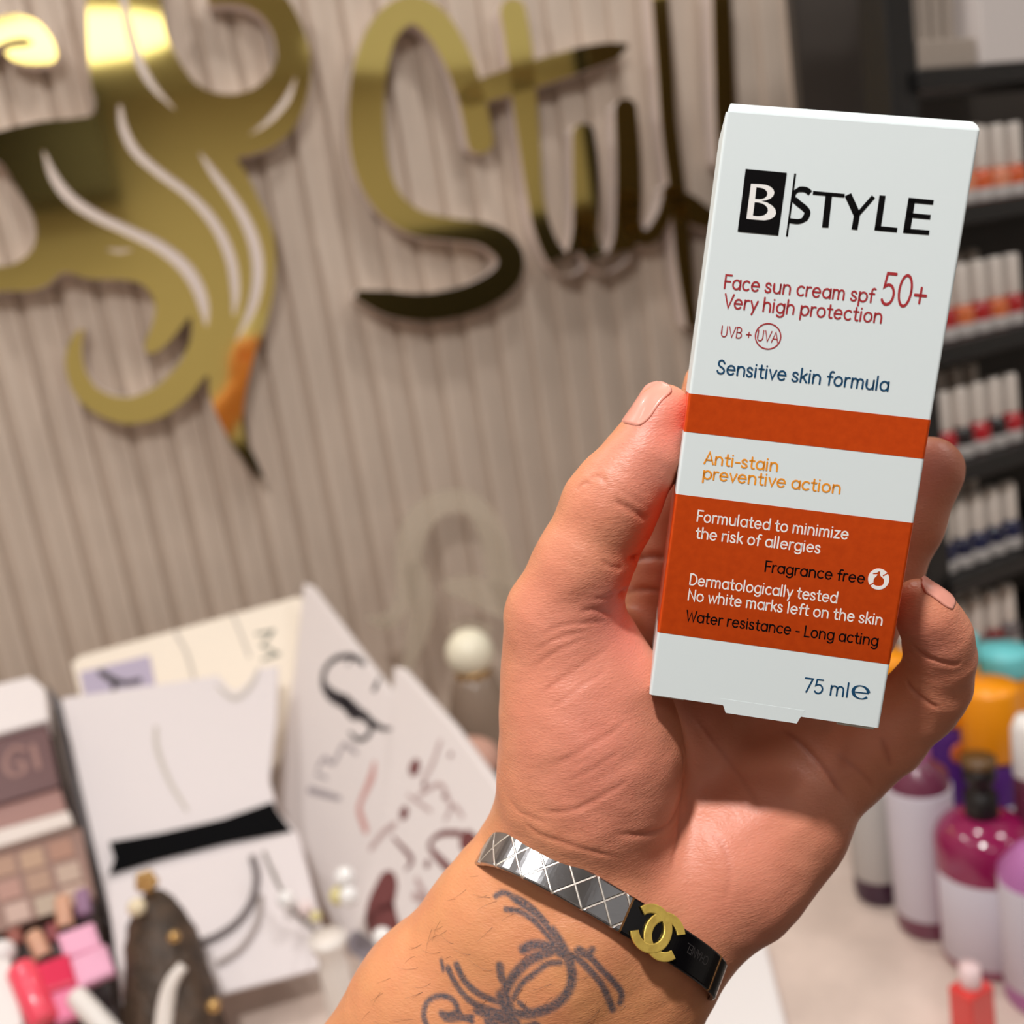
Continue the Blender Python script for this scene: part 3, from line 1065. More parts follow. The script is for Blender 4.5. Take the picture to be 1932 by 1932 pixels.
CH['thenar'] = dict(k=9, parts=[
    [(1062, 1165, 264, 92), (1072, 1260, 266, 112), (1090, 1380, 266, 132), (1090, 1500, 269, 138), (1070, 1600, 275, 128)],
    [(1110, 1215, 268, 82), (1140, 1310, 267, 100), (1150, 1420, 268, 122), (1130, 1520, 271, 128)],
    [(1115, 1215, 278, 56), (1180, 1225, 288, 58), (1260, 1225, 296, 66)],
])
CH['thumb'] = dict(k=5, parts=[
    [(1052, 1160, 262, 95), (1098, 1068, 258, 84), (1150, 958, 255, 80), (1178, 910, 254, 71), (1218, 856, 253, 60), (1248, 785, 253, 46), (1254, 774, 253, 44)],
    [(1098, 1068, 263, 78), (1150, 958, 261, 76), (1216, 858, 261, 62), (1250, 785, 260, 42)],
])
CH['index'] = dict(k=4, parts=[[(1268, 1190, 295, 82), (1262, 1075, 291, 76), (1292, 960, 285, 70), (1318, 850, 281, 64), (1345, 730, 275, 56)]])
CH['middle'] = dict(k=4, parts=[[(1400, 1240, 292, 84), (1430, 1080, 291, 76), (1455, 960, 289, 70), (1490, 830, 284, 64), (1510, 740, 279, 56)]])
CH['ring'] = dict(k=4, parts=[[(1540, 1330, 292, 82), (1612, 1180, 291, 73), (1662, 1080, 289, 70), (1706, 988, 286, 66), (1752, 888, 283, 64)]])
CH['pinky'] = dict(k=4, parts=[[(1590, 1440, 286, 82), (1664, 1388, 281, 74), (1738, 1322, 274, 66), (1762, 1290, 269, 62), (1774, 1238, 263, 58), (1768, 1196, 259, 56),
                                (1748, 1160, 256, 50), (1732, 1137, 255, 45)]])


def chain_cones(c):
    out = []
    for part in c['parts']:
        q = [(cm(x, y, d), r * d / FPX) for x, y, d, r in part]
        for (a, ra), (b, rb) in zip(q[:-1], q[1:]):
            out.append((a, b, ra, rb))
    return out


CONES = {k: chain_cones(c) for k, c in CH.items()}


def sdf_group(p, g):
    d = None
    for a, b, ra, rb in CONES[g]:
        e = rcone(p, a, b, ra, rb)
        d = e if d is None else smin(d, e, CH[g]['k'])
    return d


def sdf(p):
    p = np.asarray(p, float)
    s = p.shape[:-1]
    q = p.reshape(-1, 3)
    far = q[:, 1] > 168
    out = np.empty(len(q))
    if far.any():
        out[far] = sdf_group(q[far], 'arm')
    if not far.all():
        out[~far] = sdf_full(q[~far])
    return out.reshape(s)


def sdf_full(p):
    base = smin(sdf_group(p, 'palm'), sdf_group(p, 'arm'), 12)
    base = smin(base, sdf_group(p, 'thenar'), 7)
    base = smin(base, sdf_group(p, 'thumb'), 6)
    f = sdf_group(p, 'index')
    for g in ('middle', 'ring', 'pinky'):
        f = smin(f, sdf_group(p, g), 1.6)
    return smin(base, f, 5)


def sdf_n(p):
    e = 0.15
    g = np.stack([sdf(p + np.eye(3)[i] * e) - sdf(p - np.eye(3)[i] * e) for i in range(3)], -1)
    return g / (np.linalg.norm(g, axis=-1, keepdims=True) + 1e-9)


def build_skin():
    import openvdb
    vx = 1.15
    lo = np.array([-160.0, -58, 234]); hi = np.array([124.0, 326, 328])
    nn = np.ceil((hi - lo) / vx).astype(int)
    ax = [lo[i] + vx * np.arange(nn[i]) for i in range(3)]
    vol = np.empty(tuple(nn), np.float32)
    for i0 in range(0, nn[0], 24):
        g = np.stack(np.meshgrid(ax[0][i0:i0 + 24], ax[1], ax[2], indexing='ij'), -1)
        vol[i0:i0 + 24] = sdf(g)
    vol = np.clip(vol, -4, 4)
    gr = openvdb.FloatGrid(4.0)
    gr.copyFromArray(vol)
    pts, quads = gr.convertToQuads(0.0)
    pts = np.asarray(pts, float) * vx + lo
    quads = np.asarray(quads, int)
    # one Catmull-Clark step by bmesh, then back onto the surface
    me = bpy.data.meshes.new('tmp')
    me.from_pydata(pts.tolist(), [], quads.tolist())
    bm = bmesh.new()
    bm.from_mesh(me)
    for _ in range(2):
        bmesh.ops.smooth_vert(bm, verts=bm.verts, factor=0.5, use_axis_x=True, use_axis_y=True, use_axis_z=True)
    bmesh.ops.subdivide_edges(bm, edges=list(bm.edges), cuts=1, use_grid_fill=True, smooth=0.0)
    bmesh.ops.smooth_vert(bm, verts=bm.verts, factor=0.5, use_axis_x=True, use_axis_y=True, use_axis_z=True)
    bm.verts.index_update()
    v = np.array([x.co[:] for x in bm.verts])
    f = np.array([[x.index for x in y.verts] for y in bm.faces])
    bm.free()
    bpy.data.meshes.remove(me)
    for _ in range(3):
        n = sdf_n(v)
        v = v - n * np.clip(sdf(v), -1.5, 1.5)[:, None] * 0.9
    n = sdf_n(v)
    a = v[f[:, 1]] - v[f[:, 0]]; b = v[f[:, 2]] - v[f[:, 0]]
    if (np.cross(a, b) * n[f[:, 0]]).sum(1).mean() < 0:
        f = f[:, ::-1]
    return v, f, n


def drop(px, py):
    """photo pixels -> points on the skin (mm), by marching the view ray"""
    r = np.array([ray(x, y) for x, y in zip(px, py)])
    u = r / np.linalg.norm(r, axis=1)[:, None]
    t = np.full(len(r), 225.0)
    for _ in range(90):
        t = t + np.clip(sdf(u * t[:, None]), -2, 6) * 0.8
        t = np.minimum(t, 330)
    return u * t[:, None]


def near(v, pts, R):
    """distance of every vertex to a dense polyline; inf beyond R"""
    d = np.full(len(v), 1e9)
    w = np.zeros(len(v))
    lo, hi = pts.min(0) - R, pts.max(0) + R
    ix = np.where(((v > lo) & (v < hi)).all(1))[0]
    if len(ix) == 0:
        return d, w
    ww = np.zeros(len(ix))
    dd = np.full(len(ix), 1e9)
    for i in range(len(pts) - 1):
        a, b = pts[i], pts[i + 1]
        ab = b - a
        L2 = ab @ ab
        if L2 < 1e-9 or L2 > 36:
            continue
        ap = v[ix] - a
        t = np.clip(ap @ ab / L2, 0, 1)
        q = ap - t[:, None] * ab
        e = np.sqrt((q * q).sum(1))
        k = e < dd
        ww[k] = ((i + t) / (len(pts) - 1))[k]
        dd = np.minimum(dd, e)
    d[ix] = dd
    w[ix] = ww
    return d, w


SV, SF, SN = build_skin()

# creases: (points in photo pixels, depth mm, half width mm)
CREASE = [
    ([(1284, 1400), (1290, 1440), (1284, 1510), (1258, 1560), (1205, 1575), (1150, 1572)], .9, 1.2),   # life line
    ([(1300, 1340), (1345, 1400), (1400, 1470), (1440, 1530)], .5, 1.1),
    ([(1468, 1370), (1510, 1400), (1560, 1455), (1604, 1518)], .9, 1.3),
    ([(1575, 1420), (1622, 1455), (1650, 1490)], .6, 1.2),
    ([(1660, 1385), (1675, 1425), (1682, 1450)], .8, 1.2),
    ([(1716, 1210), (1745, 1238), (1795, 1253), (1815, 1248)], .7, 1.0),      # pinky creases
    ([(1708, 1278), (1722, 1300), (1750, 1325), (1775, 1338)], .8, 1.0),
    ([(1720, 1040), (1695, 1022), (1675, 1015)], .5, 1.0),
    ([(1150, 940), (1185, 958), (1212, 975), (1228, 976)], .7, 1.2),          # thumb IP
    ([(1165, 920), (1195, 940), (1228, 962)], .2, 1.0),
    ([(1085, 928), (1100, 912), (1118, 914)], .5, .8),
    ([(1110, 905), (1128, 898), (1146, 912)], .4, .8),
    ([(1130, 1055), (1155, 1070), (1178, 1072)], .5, 1.0),
    ([(1118, 1130), (1140, 1128), (1162, 1118)], .32, .9),
    ([(1090, 1155), (1125, 1150), (1160, 1165)], .5, 1.0),
    ([(1010, 1206), (1060, 1180), (1105, 1176), (1150, 1172)], .35, .9),
    ([(1005, 1232), (1050, 1205), (1110, 1190)], .35, .8),
    ([(1000, 1265), (1050, 1230), (1115, 1200)], .3, .8),
    ([(1010, 1318), (1060, 1280), (1120, 1240), (1160, 1215)], .3, .8),
    ([(1030, 1345), (1090, 1300), (1150, 1260)], .25, .8),
    ([(1035, 1450), (1090, 1420), (1150, 1385), (1190, 1350)], .32, .8),
    ([(1060, 1480), (1120, 1450), (1180, 1410)], .3, .8),
    ([(1000, 1535), (1080, 1528), (1140, 1500), (1200, 1462)], .45, .9),
    ([(985, 1545), (1010, 1570), (1060, 1590), (1130, 1610), (1175, 1620)], .5, 1.0),
    ([(960, 1510), (985, 1535), (1040, 1555)], .35, .9),
    ([(1288, 1465), (1282, 1540), (1276, 1600), (1262, 1650)], .5, 1.1),
    ([(1330, 1560), (1365, 1600), (1375, 1660), (1360, 1720)], .3, 1.2),
    ([(1180, 1056), (1225, 1050), (1262, 1052)], 2.2, 1.5),                    # seen behind the thumb
    ([(1160, 1122), (1210, 1112), (1255, 1116)], 1.6, 1.4),
]
disp = np.zeros(len(SV))
crs = np.zeros(len(SV))
for pts, dep, wid in CREASE:
    q = crom(pts, 8)
    p3 = drop(q[:, 0], q[:, 1])
    d, u_ = near(SV, p3, 4 * wid)
    tp = np.clip(np.minimum(u_, 1 - u_) * 4.5, 0, 1)
    tp = tp * tp * (3 - 2 * tp)
    g = tp * np.exp(-(d / (0.62 * wid)) ** 2)
    disp -= 0.5 * dep * g
    disp += 0.10 * dep * tp * np.exp(-((d - 1.8 * wid) / (1.1 * wid)) ** 2)
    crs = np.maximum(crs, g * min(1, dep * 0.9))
# fleshy mounds and faint lumps
lump = np.sin(SV[:, 0] * .43 + 1.3 * np.sin(SV[:, 1] * .31)) * np.sin(SV[:, 1] * .37 + .7) * np.sin(SV[:, 2] * .4)
disp += 0.16 * lump
SV2 = SV + SN * disp[:, None]

# tattoo, drawn in the skin: (points, width px)
TO, TS = (650, 1500), 2.576
TAT = [
    ([(735, 490), (765, 475), (800, 482), (830, 510), (890, 550), (950, 600), (1005, 665), (1050, 730), (1095, 790)], 20),
    ([(790, 480), (860, 505), (930, 560), (985, 620)], 12),
    ([(785, 555), (850, 565), (920, 610), (975, 670), (1010, 710)], 20),
    ([(1010, 660), (1050, 720), (1085, 790), (1105, 860), (1098, 930), (1060, 990), (990, 1040), (900, 1066), (810, 1060)], 38),
    ([(870, 750), (920, 728), (1000, 740), (1060, 770), (1100, 800)], 40),
    ([(1080, 770), (1140, 800), (1190, 850), (1240, 905), (1270, 960), (1305, 1045)], 26),
    ([(1130, 760), (1195, 790), (1240, 840), (1300, 900), (1345, 960), (1340, 1010)], 24),
    ([(1140, 750), (1185, 770), (1205, 750)], 24),
    ([(755, 830), (765, 890), (790, 930), (775, 985)], 34),
    ([(780, 950), (830, 870), (890, 810), (950, 780), (1000, 760)], 40),
    ([(820, 990), (860, 920), (920, 870), (990, 820), (1050, 815)], 20),
    ([(770, 980), (790, 1030), (810, 1080), (830, 1130)], 66),
    ([(470, 805), (480, 850)], 14),
    ([(505, 840), (530, 900), (570, 960), (630, 1010), (700, 1040), (780, 1060)], 22),
    ([(545, 825), (575, 890), (620, 940), (690, 985), (760, 1010)], 26),
    ([(600, 990), (670, 1040), (740, 1065), (800, 1085)], 26),
    ([(640, 1050), (700, 1075), (780, 1100)], 24),
    ([(400, 1120), (385, 1070), (400, 1010), (450, 978), (510, 985), (545, 1020), (540, 1055), (505, 1068), (470, 1060)], 20),
    ([(470, 1062), (500, 1090), (560, 1085), (620, 1078)], 20),
    ([(545, 1030), (570, 1075), (620, 1100)], 18),
    ([(700, 1100), (760, 1140), (830, 1150), (930, 1120)], 40),
    ([(850, 1010), (905, 1050), (985, 1030)], 20),
    ([(500, 845), (520, 880)], 20),
]
ink = np.zeros(len(SV))
for pts, w in TAT:
    q = crom(crop_px(TO, TS, pts), 7)
    p3 = drop(q[:, 0], q[:, 1])
    wm = w / TS * 255 / FPX / 2
    d, u_ = near(SV, p3, wm + 2)
    ink = np.maximum(ink, np.clip(1 - (d - wm * 0.80) / (wm * 0.45 + 0.40), 0, 1))
# natural flush of the palm, finger pads and thenar edge; tan of the forearm
def blob(px, py, r):
    p = drop([px], [py])[0]
    return np.exp(-((SV - p) ** 2).sum(1) / r ** 2)


wr = cm(1110, 1700, 262)
adir = cm(917, 1979, 262) - cm(1107, 1747, 262)
adir /= np.linalg.norm(adir)
along = (SV - wr) @ adir
palmn = np.clip(-SN[:, 2] * 0.9 + 0.35, 0, 1)                                # palmar side of the skin
flush = palmn * np.clip((8 - along) / 26, 0, 1) * 0.55
for x, y, r, s in ((1190, 1190, 11, .5), (1262, 790, 9, .55), (1120, 1340, 16, .3), (1150, 1500, 16, .22), (1390, 1600, 22, .25), (1215, 900, 9, .3), (1755, 870, 10, .4),
                   (1765, 1220, 8, .25), (1060, 1180, 11, .2), (1150, 1130, 7, .3)):
    flush += s * blob(x, y, r)
flush = np.clip(flush, 0, 1)

HANDF = frame(cv2w(cm(1107, 1747, 272) / 1000), (1, 0, 0), (0, 1, 0), (0, 0, 1))


def skin_material():
    m = bpy.data.materials.new('skin')
    m.use_nodes = True
    nt = m.node_tree
    b = nt.nodes['Principled BSDF']
    L = nt.links.new
    at = nt.nodes.new('ShaderNodeAttribute'); at.attribute_name = 'skin'
    sp = nt.nodes.new('ShaderNodeSeparateColor')
    L(at.outputs['Color'], sp.inputs[0])
    tc = nt.nodes.new('ShaderNodeTexCoord')
    n1 = nt.nodes.new('ShaderNodeTexNoise'); n1.inputs['Scale'].default_value = 90; n1.inputs['Detail'].default_value = 5
    L(tc.outputs['Object'], n1.inputs['Vector'])

    def mixc(f, a, c2):
        x = nt.nodes.new('ShaderNodeMix'); x.data_type = 'RGBA'
        if hasattr(f, 'is_output'):
            L(f, x.inputs[0])
        else:
            x.inputs[0].default_value = f
        for s, i in ((a, 6), (c2, 7)):
            if hasattr(s, 'is_output'):
                L(s, x.inputs[i])
            else:
                x.inputs[i].default_value = (*lin(s), 1)
        return x.outputs[2]
    base = mixc(sp.outputs[1], (212, 144, 98), (220, 138, 118))
    mr = nt.nodes.new('ShaderNodeMapRange'); mr.inputs[1].default_value = .35; mr.inputs[2].default_value = .75; mr.inputs[4].default_value = .28
    L(n1.outputs['Fac'], mr.inputs[0])
    base = mixc(mr.outputs[0], base, (204, 112, 90))
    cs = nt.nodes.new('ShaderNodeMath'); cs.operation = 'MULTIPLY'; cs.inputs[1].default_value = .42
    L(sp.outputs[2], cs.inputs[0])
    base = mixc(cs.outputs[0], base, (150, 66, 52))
    ik = nt.nodes.new('ShaderNodeMath'); ik.operation = 'MULTIPLY'; ik.inputs[1].default_value = .92
    L(sp.outputs[0], ik.inputs[0])
    ng = nt.nodes.new('ShaderNodeTexNoise'); ng.inputs['Scale'].default_value = 1500; ng.inputs['Detail'].default_value = 2
    L(tc.outputs['Object'], ng.inputs['Vector'])
    nr = nt.nodes.new('ShaderNodeMapRange'); nr.inputs[1].default_value = .3; nr.inputs[2].default_value = .65; nr.inputs[3].default_value = .74; nr.inputs[4].default_value = 1.0
    L(ng.outputs['Fac'], nr.inputs[0])
    i2 = nt.nodes.new('ShaderNodeMath'); i2.operation = 'MULTIPLY'
    L(ik.outputs[0], i2.inputs[0]); L(nr.outputs[0], i2.inputs[1])
    base = mixc(i2.outputs[0], base, (62, 72, 84))
    L(base, b.inputs['Base Color'])
    b.inputs['Roughness'].default_value = 0.43
    b.inputs['Specular IOR Level'].default_value = 0.42
    b.inputs['Subsurface Weight'].default_value = 0.18
    b.inputs['Subsurface Radius'].default_value = (0.0040, 0.0014, 0.0007)
    b.inputs['Subsurface Scale'].default_value = 0.5
    # skin grain: fine lines across the hand and pores
    mp = nt.nodes.new('ShaderNodeMapping'); mp.inputs['Scale'].default_value = (1, 1, 2.6); mp.inputs['Rotation'].default_value = (0, 0.5, 0)
    L(tc.outputs['Object'], mp.inputs['Vector'])
    v1 = nt.nodes.new('ShaderNodeTexVoronoi'); v1.inputs['Scale'].default_value = 620; v1.feature = 'DISTANCE_TO_EDGE'
    L(mp.outputs[0], v1.inputs['Vector'])
    n2 = nt.nodes.new('ShaderNodeTexNoise'); n2.inputs['Scale'].default_value = 240; n2.inputs['Detail'].default_value = 6; n2.inputs['Roughness'].default_value = .65
    L(mp.outputs[0], n2.inputs['Vector'])
    b1 = nt.nodes.new('ShaderNodeBump'); b1.inputs['Strength'].default_value = .45; b1.inputs['Distance'].default_value = .00022
    L(v1.outputs['Distance'], b1.inputs['Height'])
    b2 = nt.nodes.new('ShaderNodeBump'); b2.inputs['Strength'].default_value = .38; b2.inputs['Distance'].default_value = .0005
    L(n2.outputs['Fac'], b2.inputs['Height']); L(b1.outputs[0], b2.inputs['Normal'])
    L(b2.outputs[0], b.inputs['Normal'])
    return m


M_skin = skin_material()
hand_root = thing('person', 'tattooed left forearm and hand holding the sun cream carton between thumb and little finger', 'person', HANDF)
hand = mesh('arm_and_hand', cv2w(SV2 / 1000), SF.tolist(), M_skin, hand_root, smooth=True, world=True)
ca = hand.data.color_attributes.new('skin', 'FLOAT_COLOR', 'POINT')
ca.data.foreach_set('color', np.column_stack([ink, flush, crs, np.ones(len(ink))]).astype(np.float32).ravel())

# nails: a curved plate laid on the skin
M_nail = mat('fingernail', (222, 150, 132), 0.35, spec=0.4, coat=0.1)


def nail(root, tip, half, face, lift=0.22):
    """a plate that follows the finger: grid marched onto the skin along -face, then lifted (mm)"""
    root, tip, face = (np.asarray(q, float) for q in (root, tip, face))
    ax_ = tip - root
    L = np.linalg.norm(ax_); ax_ = ax_ / L
    face = face - ax_ * (face @ ax_); face /= np.linalg.norm(face)
    side = np.cross(ax_, face)
    nu, nv = 17, 17
    g = []
    for i in range(nu):
        u = i / (nu - 1)
        ws = 1.0
        if u < .35:
            ws = .62 + .38 * math.sqrt(max(0, 1 - ((.35 - u) / .35) ** 2))
        if u > .80:
            ws = math.sqrt(max(.12, 1 - ((u - .80) / .215) ** 2))
        for j in range(nv):
            g.append(root + ax_ * (u * L) + side * (half * ws * (-1 + 2 * j / (nv - 1))))
    g = np.array(g)
    p = g + face * 5
    for _ in range(60):
        p = p - face * np.clip(sdf(p), -.5, 2)[:, None] * .7
    hgt = (p - g) @ face                                   # smooth the heights so the plate is stiff
    hgt = np.clip(hgt, np.percentile(hgt, 15), 5).reshape(nu, nv)
    for _ in range(6):
        q = np.pad(hgt, 1, mode='edge')
        hgt = (q[:-2, 1:-1] + q[2:, 1:-1] + q[1:-1, :-2] + q[1:-1, 2:] + 2 * hgt) / 6
    top = g + face * (hgt.ravel()[:, None] + lift)
    vs = list(top) + list(top - face * .6)
    fs = []
    n0 = nu * nv
    for i in range(nu - 1):
        for j in range(nv - 1):
            a = i * nv + j
            fs.append((a, a + 1, a + nv + 1, a + nv))
            fs.append((n0 + a, n0 + a + nv, n0 + a + nv + 1, n0 + a + 1))
    rim = [j for j in range(nv)] + [i * nv + nv - 1 for i in range(1, nu)] + [(nu - 1) * nv + j for j in range(nv - 2, -1, -1)] + [i * nv for i in range(nu - 2, 0, -1)]
    for k in range(len(rim)):
        a, b = rim[k], rim[(k + 1) % len(rim)]
        fs.append((a, a + n0, b + n0, b))
    return fixn(mesh('fingernail', cv2w(np.array(vs) / 1000), fs, M_nail, hand_root, smooth=True, world=True))


nail(cm(1200, 812, 251.5), cm(1250, 722, 252), 5.6, (-0.74, -0.42, -0.52))
nail(cm(1776, 1153, 254.0), cm(1728, 1102, 253.5), 4.2, (0.60, -0.62, -0.50))

# short dark hairs on the forearm
hr = np.random.RandomState(11)
hx, hy = [], []
while len(hx) < 64:
    t_, w_ = hr.rand(), hr.rand() ** 1.8
    x, y = 905 - 255 * t_ + 300 * w_, 1640 + 312 * t_ + 250 * w_
    if y < 1990:
        hx.append(x); hy.append(y)
q0_ = drop(hx, hy)
nrm = sdf_n(q0_)
geo = []
for k in range(len(hx)):
    n3 = nrm[k]
    dr = adir * .8 + np.array([-.7, -.25, 0]) * hr.uniform(.2, 1.1) + hr.normal(0, .25, 3)
    dr -= n3 * (dr @ n3); dr /= np.linalg.norm(dr)
    L_ = hr.uniform(2.5, 6)
    bend = np.cross(n3, dr) * hr.normal(0, .25)
    pts = [q0_[k] + dr * L_ * u + n3 * (.05 + .28 * L_ * u * (1 - .55 * u)) * .55 + bend * L_ * u * u for u in np.linspace(0, 1, 6)]
    geo.append(gtube(pts, np.linspace(.034, .014, 6), 4))
v_, f_ = join(*geo)
ho = mesh('arm_hair', cv2w(v_ / 1000), f_, mat('arm_hair', (70, 46, 34), .5), hand_root, world=True)
ho['kind'] = 'stuff'
# ------------------------------------------------------------------ things standing on the counter at the left
class Sheet:
    """a flat slab through three photo points with depths; local x right, y up, z towards the viewer"""

    def __init__(s, a, b, c):
        A, B, C = P(*a), P(*b), P(*c)
        x = B - A; x /= np.linalg.norm(x)
        n = np.cross(x, A - C); n /= np.linalg.norm(n)
        if n @ (C0 - A) < 0:
            n = -n
        y = np.cross(n, x)
        s.F = frame(A, x, y, n)
        s.o, s.x, s.y, s.n = A, x, y, n

    def uv(s, px, py, lift=0.0):
        X = Ppl(px, py, s.o + s.n * lift, s.n) - s.o
        return np.array([X @ s.x, X @ s.y])

    def poly(s, pts, lift=0.0):
        return [s.uv(x, y, lift) for x, y in pts]

    def panel(s, name, pts, th, material, parent, lift=0.0, bevel=0.0, smooth=0):
        q = np.array(s.poly(pts, lift))
        if smooth:
            q = crom(q, smooth, True)
        v, f = filled([q], th, bevel)
        v[:, 2] += lift
        return mesh(name, v, f, material, parent)

    def strokes(s, name, sts, material, parent, lift=0.0006):
        for pts, w in sts:
            q = crom(s.poly(pts, lift), 6)
            ww = w if np.isscalar(w) else np.interp(np.linspace(0, 1, len(q)), np.linspace(0, 1, len(w)), w)
            v, f = gribbon(q, np.asarray(ww) * 1.2 / FPX, 'round', lift)
            mesh(name, v, f, material, parent)

    def dots(s, name, ds, material, parent, lift=0.0006):
        geo = []
        for x, y, r in ds:
            c = s.uv(x, y, lift)
            rr = r * 1.2 / FPX
            v = np.array([(c[0] + rr * math.cos(2 * PI * k / 20), c[1] + rr * math.sin(2 * PI * k / 20), lift) for k in range(20)])
            geo.append((v, [list(range(20))]))
        return mesh(name, *join(*geo), material, parent)


M_cream = mat('cream_card', (246, 232, 214), 0.5)
M_wcard = mat('white_card', (226, 216, 216), 0.5)
M_spine = mat('grey_spine', (92, 84, 84), 0.5)
M_blackc = mat('black_satin', (8, 8, 10), 0.8, spec=.08)
M_lav = mat('lavender_print', (186, 174, 196), 0.6)
M_dkprint = mat('dark_print', (74, 66, 70), 0.6)
M_greyp = mat('grey_print', (170, 160, 164), 0.6)
M_maroon = mat('maroon_print', (118, 62, 62), 0.6)
M_blush = mat('blush_print', (206, 152, 146), 0.6)
M_bag = mat('white_paper', (234, 224, 222), 0.55)
M_seam = mat('pale_fold', (196, 186, 176), 0.6)

# cream card with lavender picture and letter M
s1 = Sheet((140, 1250, 1.42), (570, 1130, 1.46), (300, 1750, 1.22))
t = thing('display_card', 'cream display card with a lavender picture patch and letter M, behind the white board', 'card', s1.F)
s1.panel('card_panel', [(138, 1252), (150, 1240), (560, 1128), (572, 1133), (590, 1260), (520, 1440), (290, 1600), (200, 1500)], 0.010, M_cream, t, bevel=0.003)
s1.panel('picture_patch', [(150, 1268), (282, 1236), (294, 1296), (162, 1332)], 0.0008, M_lav, t, 0.0012)
s1.strokes('picture_motif', [([(190, 1268), (212, 1282), (236, 1288), (262, 1284)], [14, 16, 12, 14]), ([(216, 1286), (214, 1306), (204, 1322)], [12, 12, 6])], M_dkprint, t, 0.0022)
s1.strokes('letter', [([(484, 1196), (516, 1190)], 7), ([(516, 1190), (494, 1218)], 6), ([(494, 1218), (526, 1234)], 6), ([(526, 1234), (496, 1244)], 7)], mat('grey_green_print', (120, 124, 114), .6), t, 0.001)
s1.strokes('fold_line', [([(330, 1192), (352, 1232), (366, 1280)], 7), ([(440, 1162), (456, 1200), (470, 1238)], 6)], M_seam, t, 0.001)

# white leaning board with grey spine and black band
s2 = Sheet((100, 1312, 1.30), (530, 1262, 1.33), (240, 1900, 1.06))
t = thing('display_board', 'white leaning board with a dark grey spine and a black band across it', 'board', s2.F)
s2.panel('board_panel', [(108, 1340), (120, 1318), (330, 1288), (410, 1276), (430, 1300), (448, 1306), (470, 1288), (486, 1262), (522, 1258), (518, 1360), (505, 1470), (520, 1530), (560, 1575), (600, 1720),
                        (236, 1880)], 0.008, M_wcard, t, bevel=0.002)
s2.panel('spine', [(92, 1300), (112, 1322), (250, 1932), (228, 1936)], 0.012, M_spine, t, 0.002, bevel=0.002)
s2.panel('black_band', [(206, 1588), (300, 1572), (420, 1545), (515, 1512), (522, 1530), (550, 1566), (430, 1588), (300, 1620), (206, 1648), (216, 1620)], 0.004, M_blackc, t, 0.006)
s2.strokes('fold_line', [([(294, 1372), (296, 1410), (318, 1470), (352, 1528)], [8, 9, 8, 6]), ([(408, 1292), (430, 1312), (450, 1316), (476, 1290), (488, 1262)], [4, 9, 10, 9, 4])], M_seam, t, 0.001)

# lower white card with dark cord
s3 = Sheet((215, 1660, 1.13), (556, 1572, 1.19), (240, 1915, 1.02))
t = thing('jewellery_card', 'white jewellery card below the black band, holding a grey cord loop', 'card', s3.F)
s3.panel('card_panel', [(204, 1668), (548, 1572), (562, 1578), (622, 1812), (612, 1822), (420, 1872), (236, 1925)], 0.006, M_wcard, t, 0.014, bevel=0.0015)
q = [np.append(s3.uv(x, y, .018), .018) for x, y in ((476, 1616), (484, 1650), (476, 1696), (448, 1738), (404, 1768), (360, 1782))]
mesh('cord', *gtube(crom(q, 6), 0.0038, 8), mat('grey_cord', (118, 108, 108), .5), t, smooth=True)
q = [np.append(s3.uv(x, y, .018), .018) for x, y in ((492, 1690), (484, 1740), (454, 1788), (410, 1818))]
mesh('cord', *gtube(crom(q, 6), 0.003, 8), mat('pale_grey_cord', (176, 164, 160), .5), t, smooth=True)

# two white printed paper bags
s4 = Sheet((578, 1108, 1.42), (757, 1345, 1.22), (520, 1540, 1.30))
t = thing('paper_bag', 'white paper bag with a black scroll emblem, nearer the cream card', 'bag', s4.F, 'printed white paper bags')
s4.panel('bag_front', [(574, 1104), (584, 1108), (756, 1336), (762, 1360), (752, 1372), (770, 1600), (740, 1840), (640, 1760), (560, 1600), (520, 1520), (536, 1400), (556, 1270)], 0.012, M_bag, t, bevel=0.003)
s4.strokes('emblem', [([(686, 1252), (664, 1238), (634, 1242), (614, 1262), (610, 1288), (624, 1310), (652, 1326), (684, 1350), (716, 1372), (742, 1376)], [11, 12, 13, 14, 15, 24, 28, 18, 11, 4]),
                      ([(650, 1322), (668, 1352), (690, 1344)], [26, 14, 8]), ([(690, 1352), (700, 1370), (694, 1388), (676, 1396), (660, 1382)], [15, 13, 11, 9, 6]),
                      ([(664, 1240), (656, 1254)], 6), ([(706, 1300), (712, 1288), (716, 1278)], [12, 9, 4])], mat('black_print', (44, 38, 44), .5), t)
s4.strokes('script_print', [([(600, 1448), (612, 1430), (628, 1440), (640, 1420), (650, 1404), (672, 1420)], 9), ([(596, 1460), (616, 1468)], 6), ([(584, 1490), (612, 1498), (640, 1506)], [14, 14, 10])], M_greyp, t)
s4.strokes('blush_print', [([(706, 1440), (700, 1468), (682, 1510), (678, 1530), (690, 1566)], [9, 18, 12, 14, 14])], M_blush, t)
s5 = Sheet((748, 1266, 1.20), (948, 1508, 0.99), (700, 1800, 1.05))
t = thing('paper_bag', 'white paper bag with maroon prints, partly behind the forearm', 'bag', s5.F, 'printed white paper bags')
s5.panel('bag_front', [(744, 1262), (756, 1264), (850, 1370), (952, 1508), (1000, 1640), (960, 1932), (700, 1880), (664, 1740), (716, 1560), (738, 1420)], 0.012, M_bag, t, bevel=0.003)
s5.dots('dot_print', [(782, 1448, 15), (762, 1534, 12), (850, 1424, 5), (838, 1502, 5), (800, 1480, 6), (806, 1630, 7)], M_maroon, t)
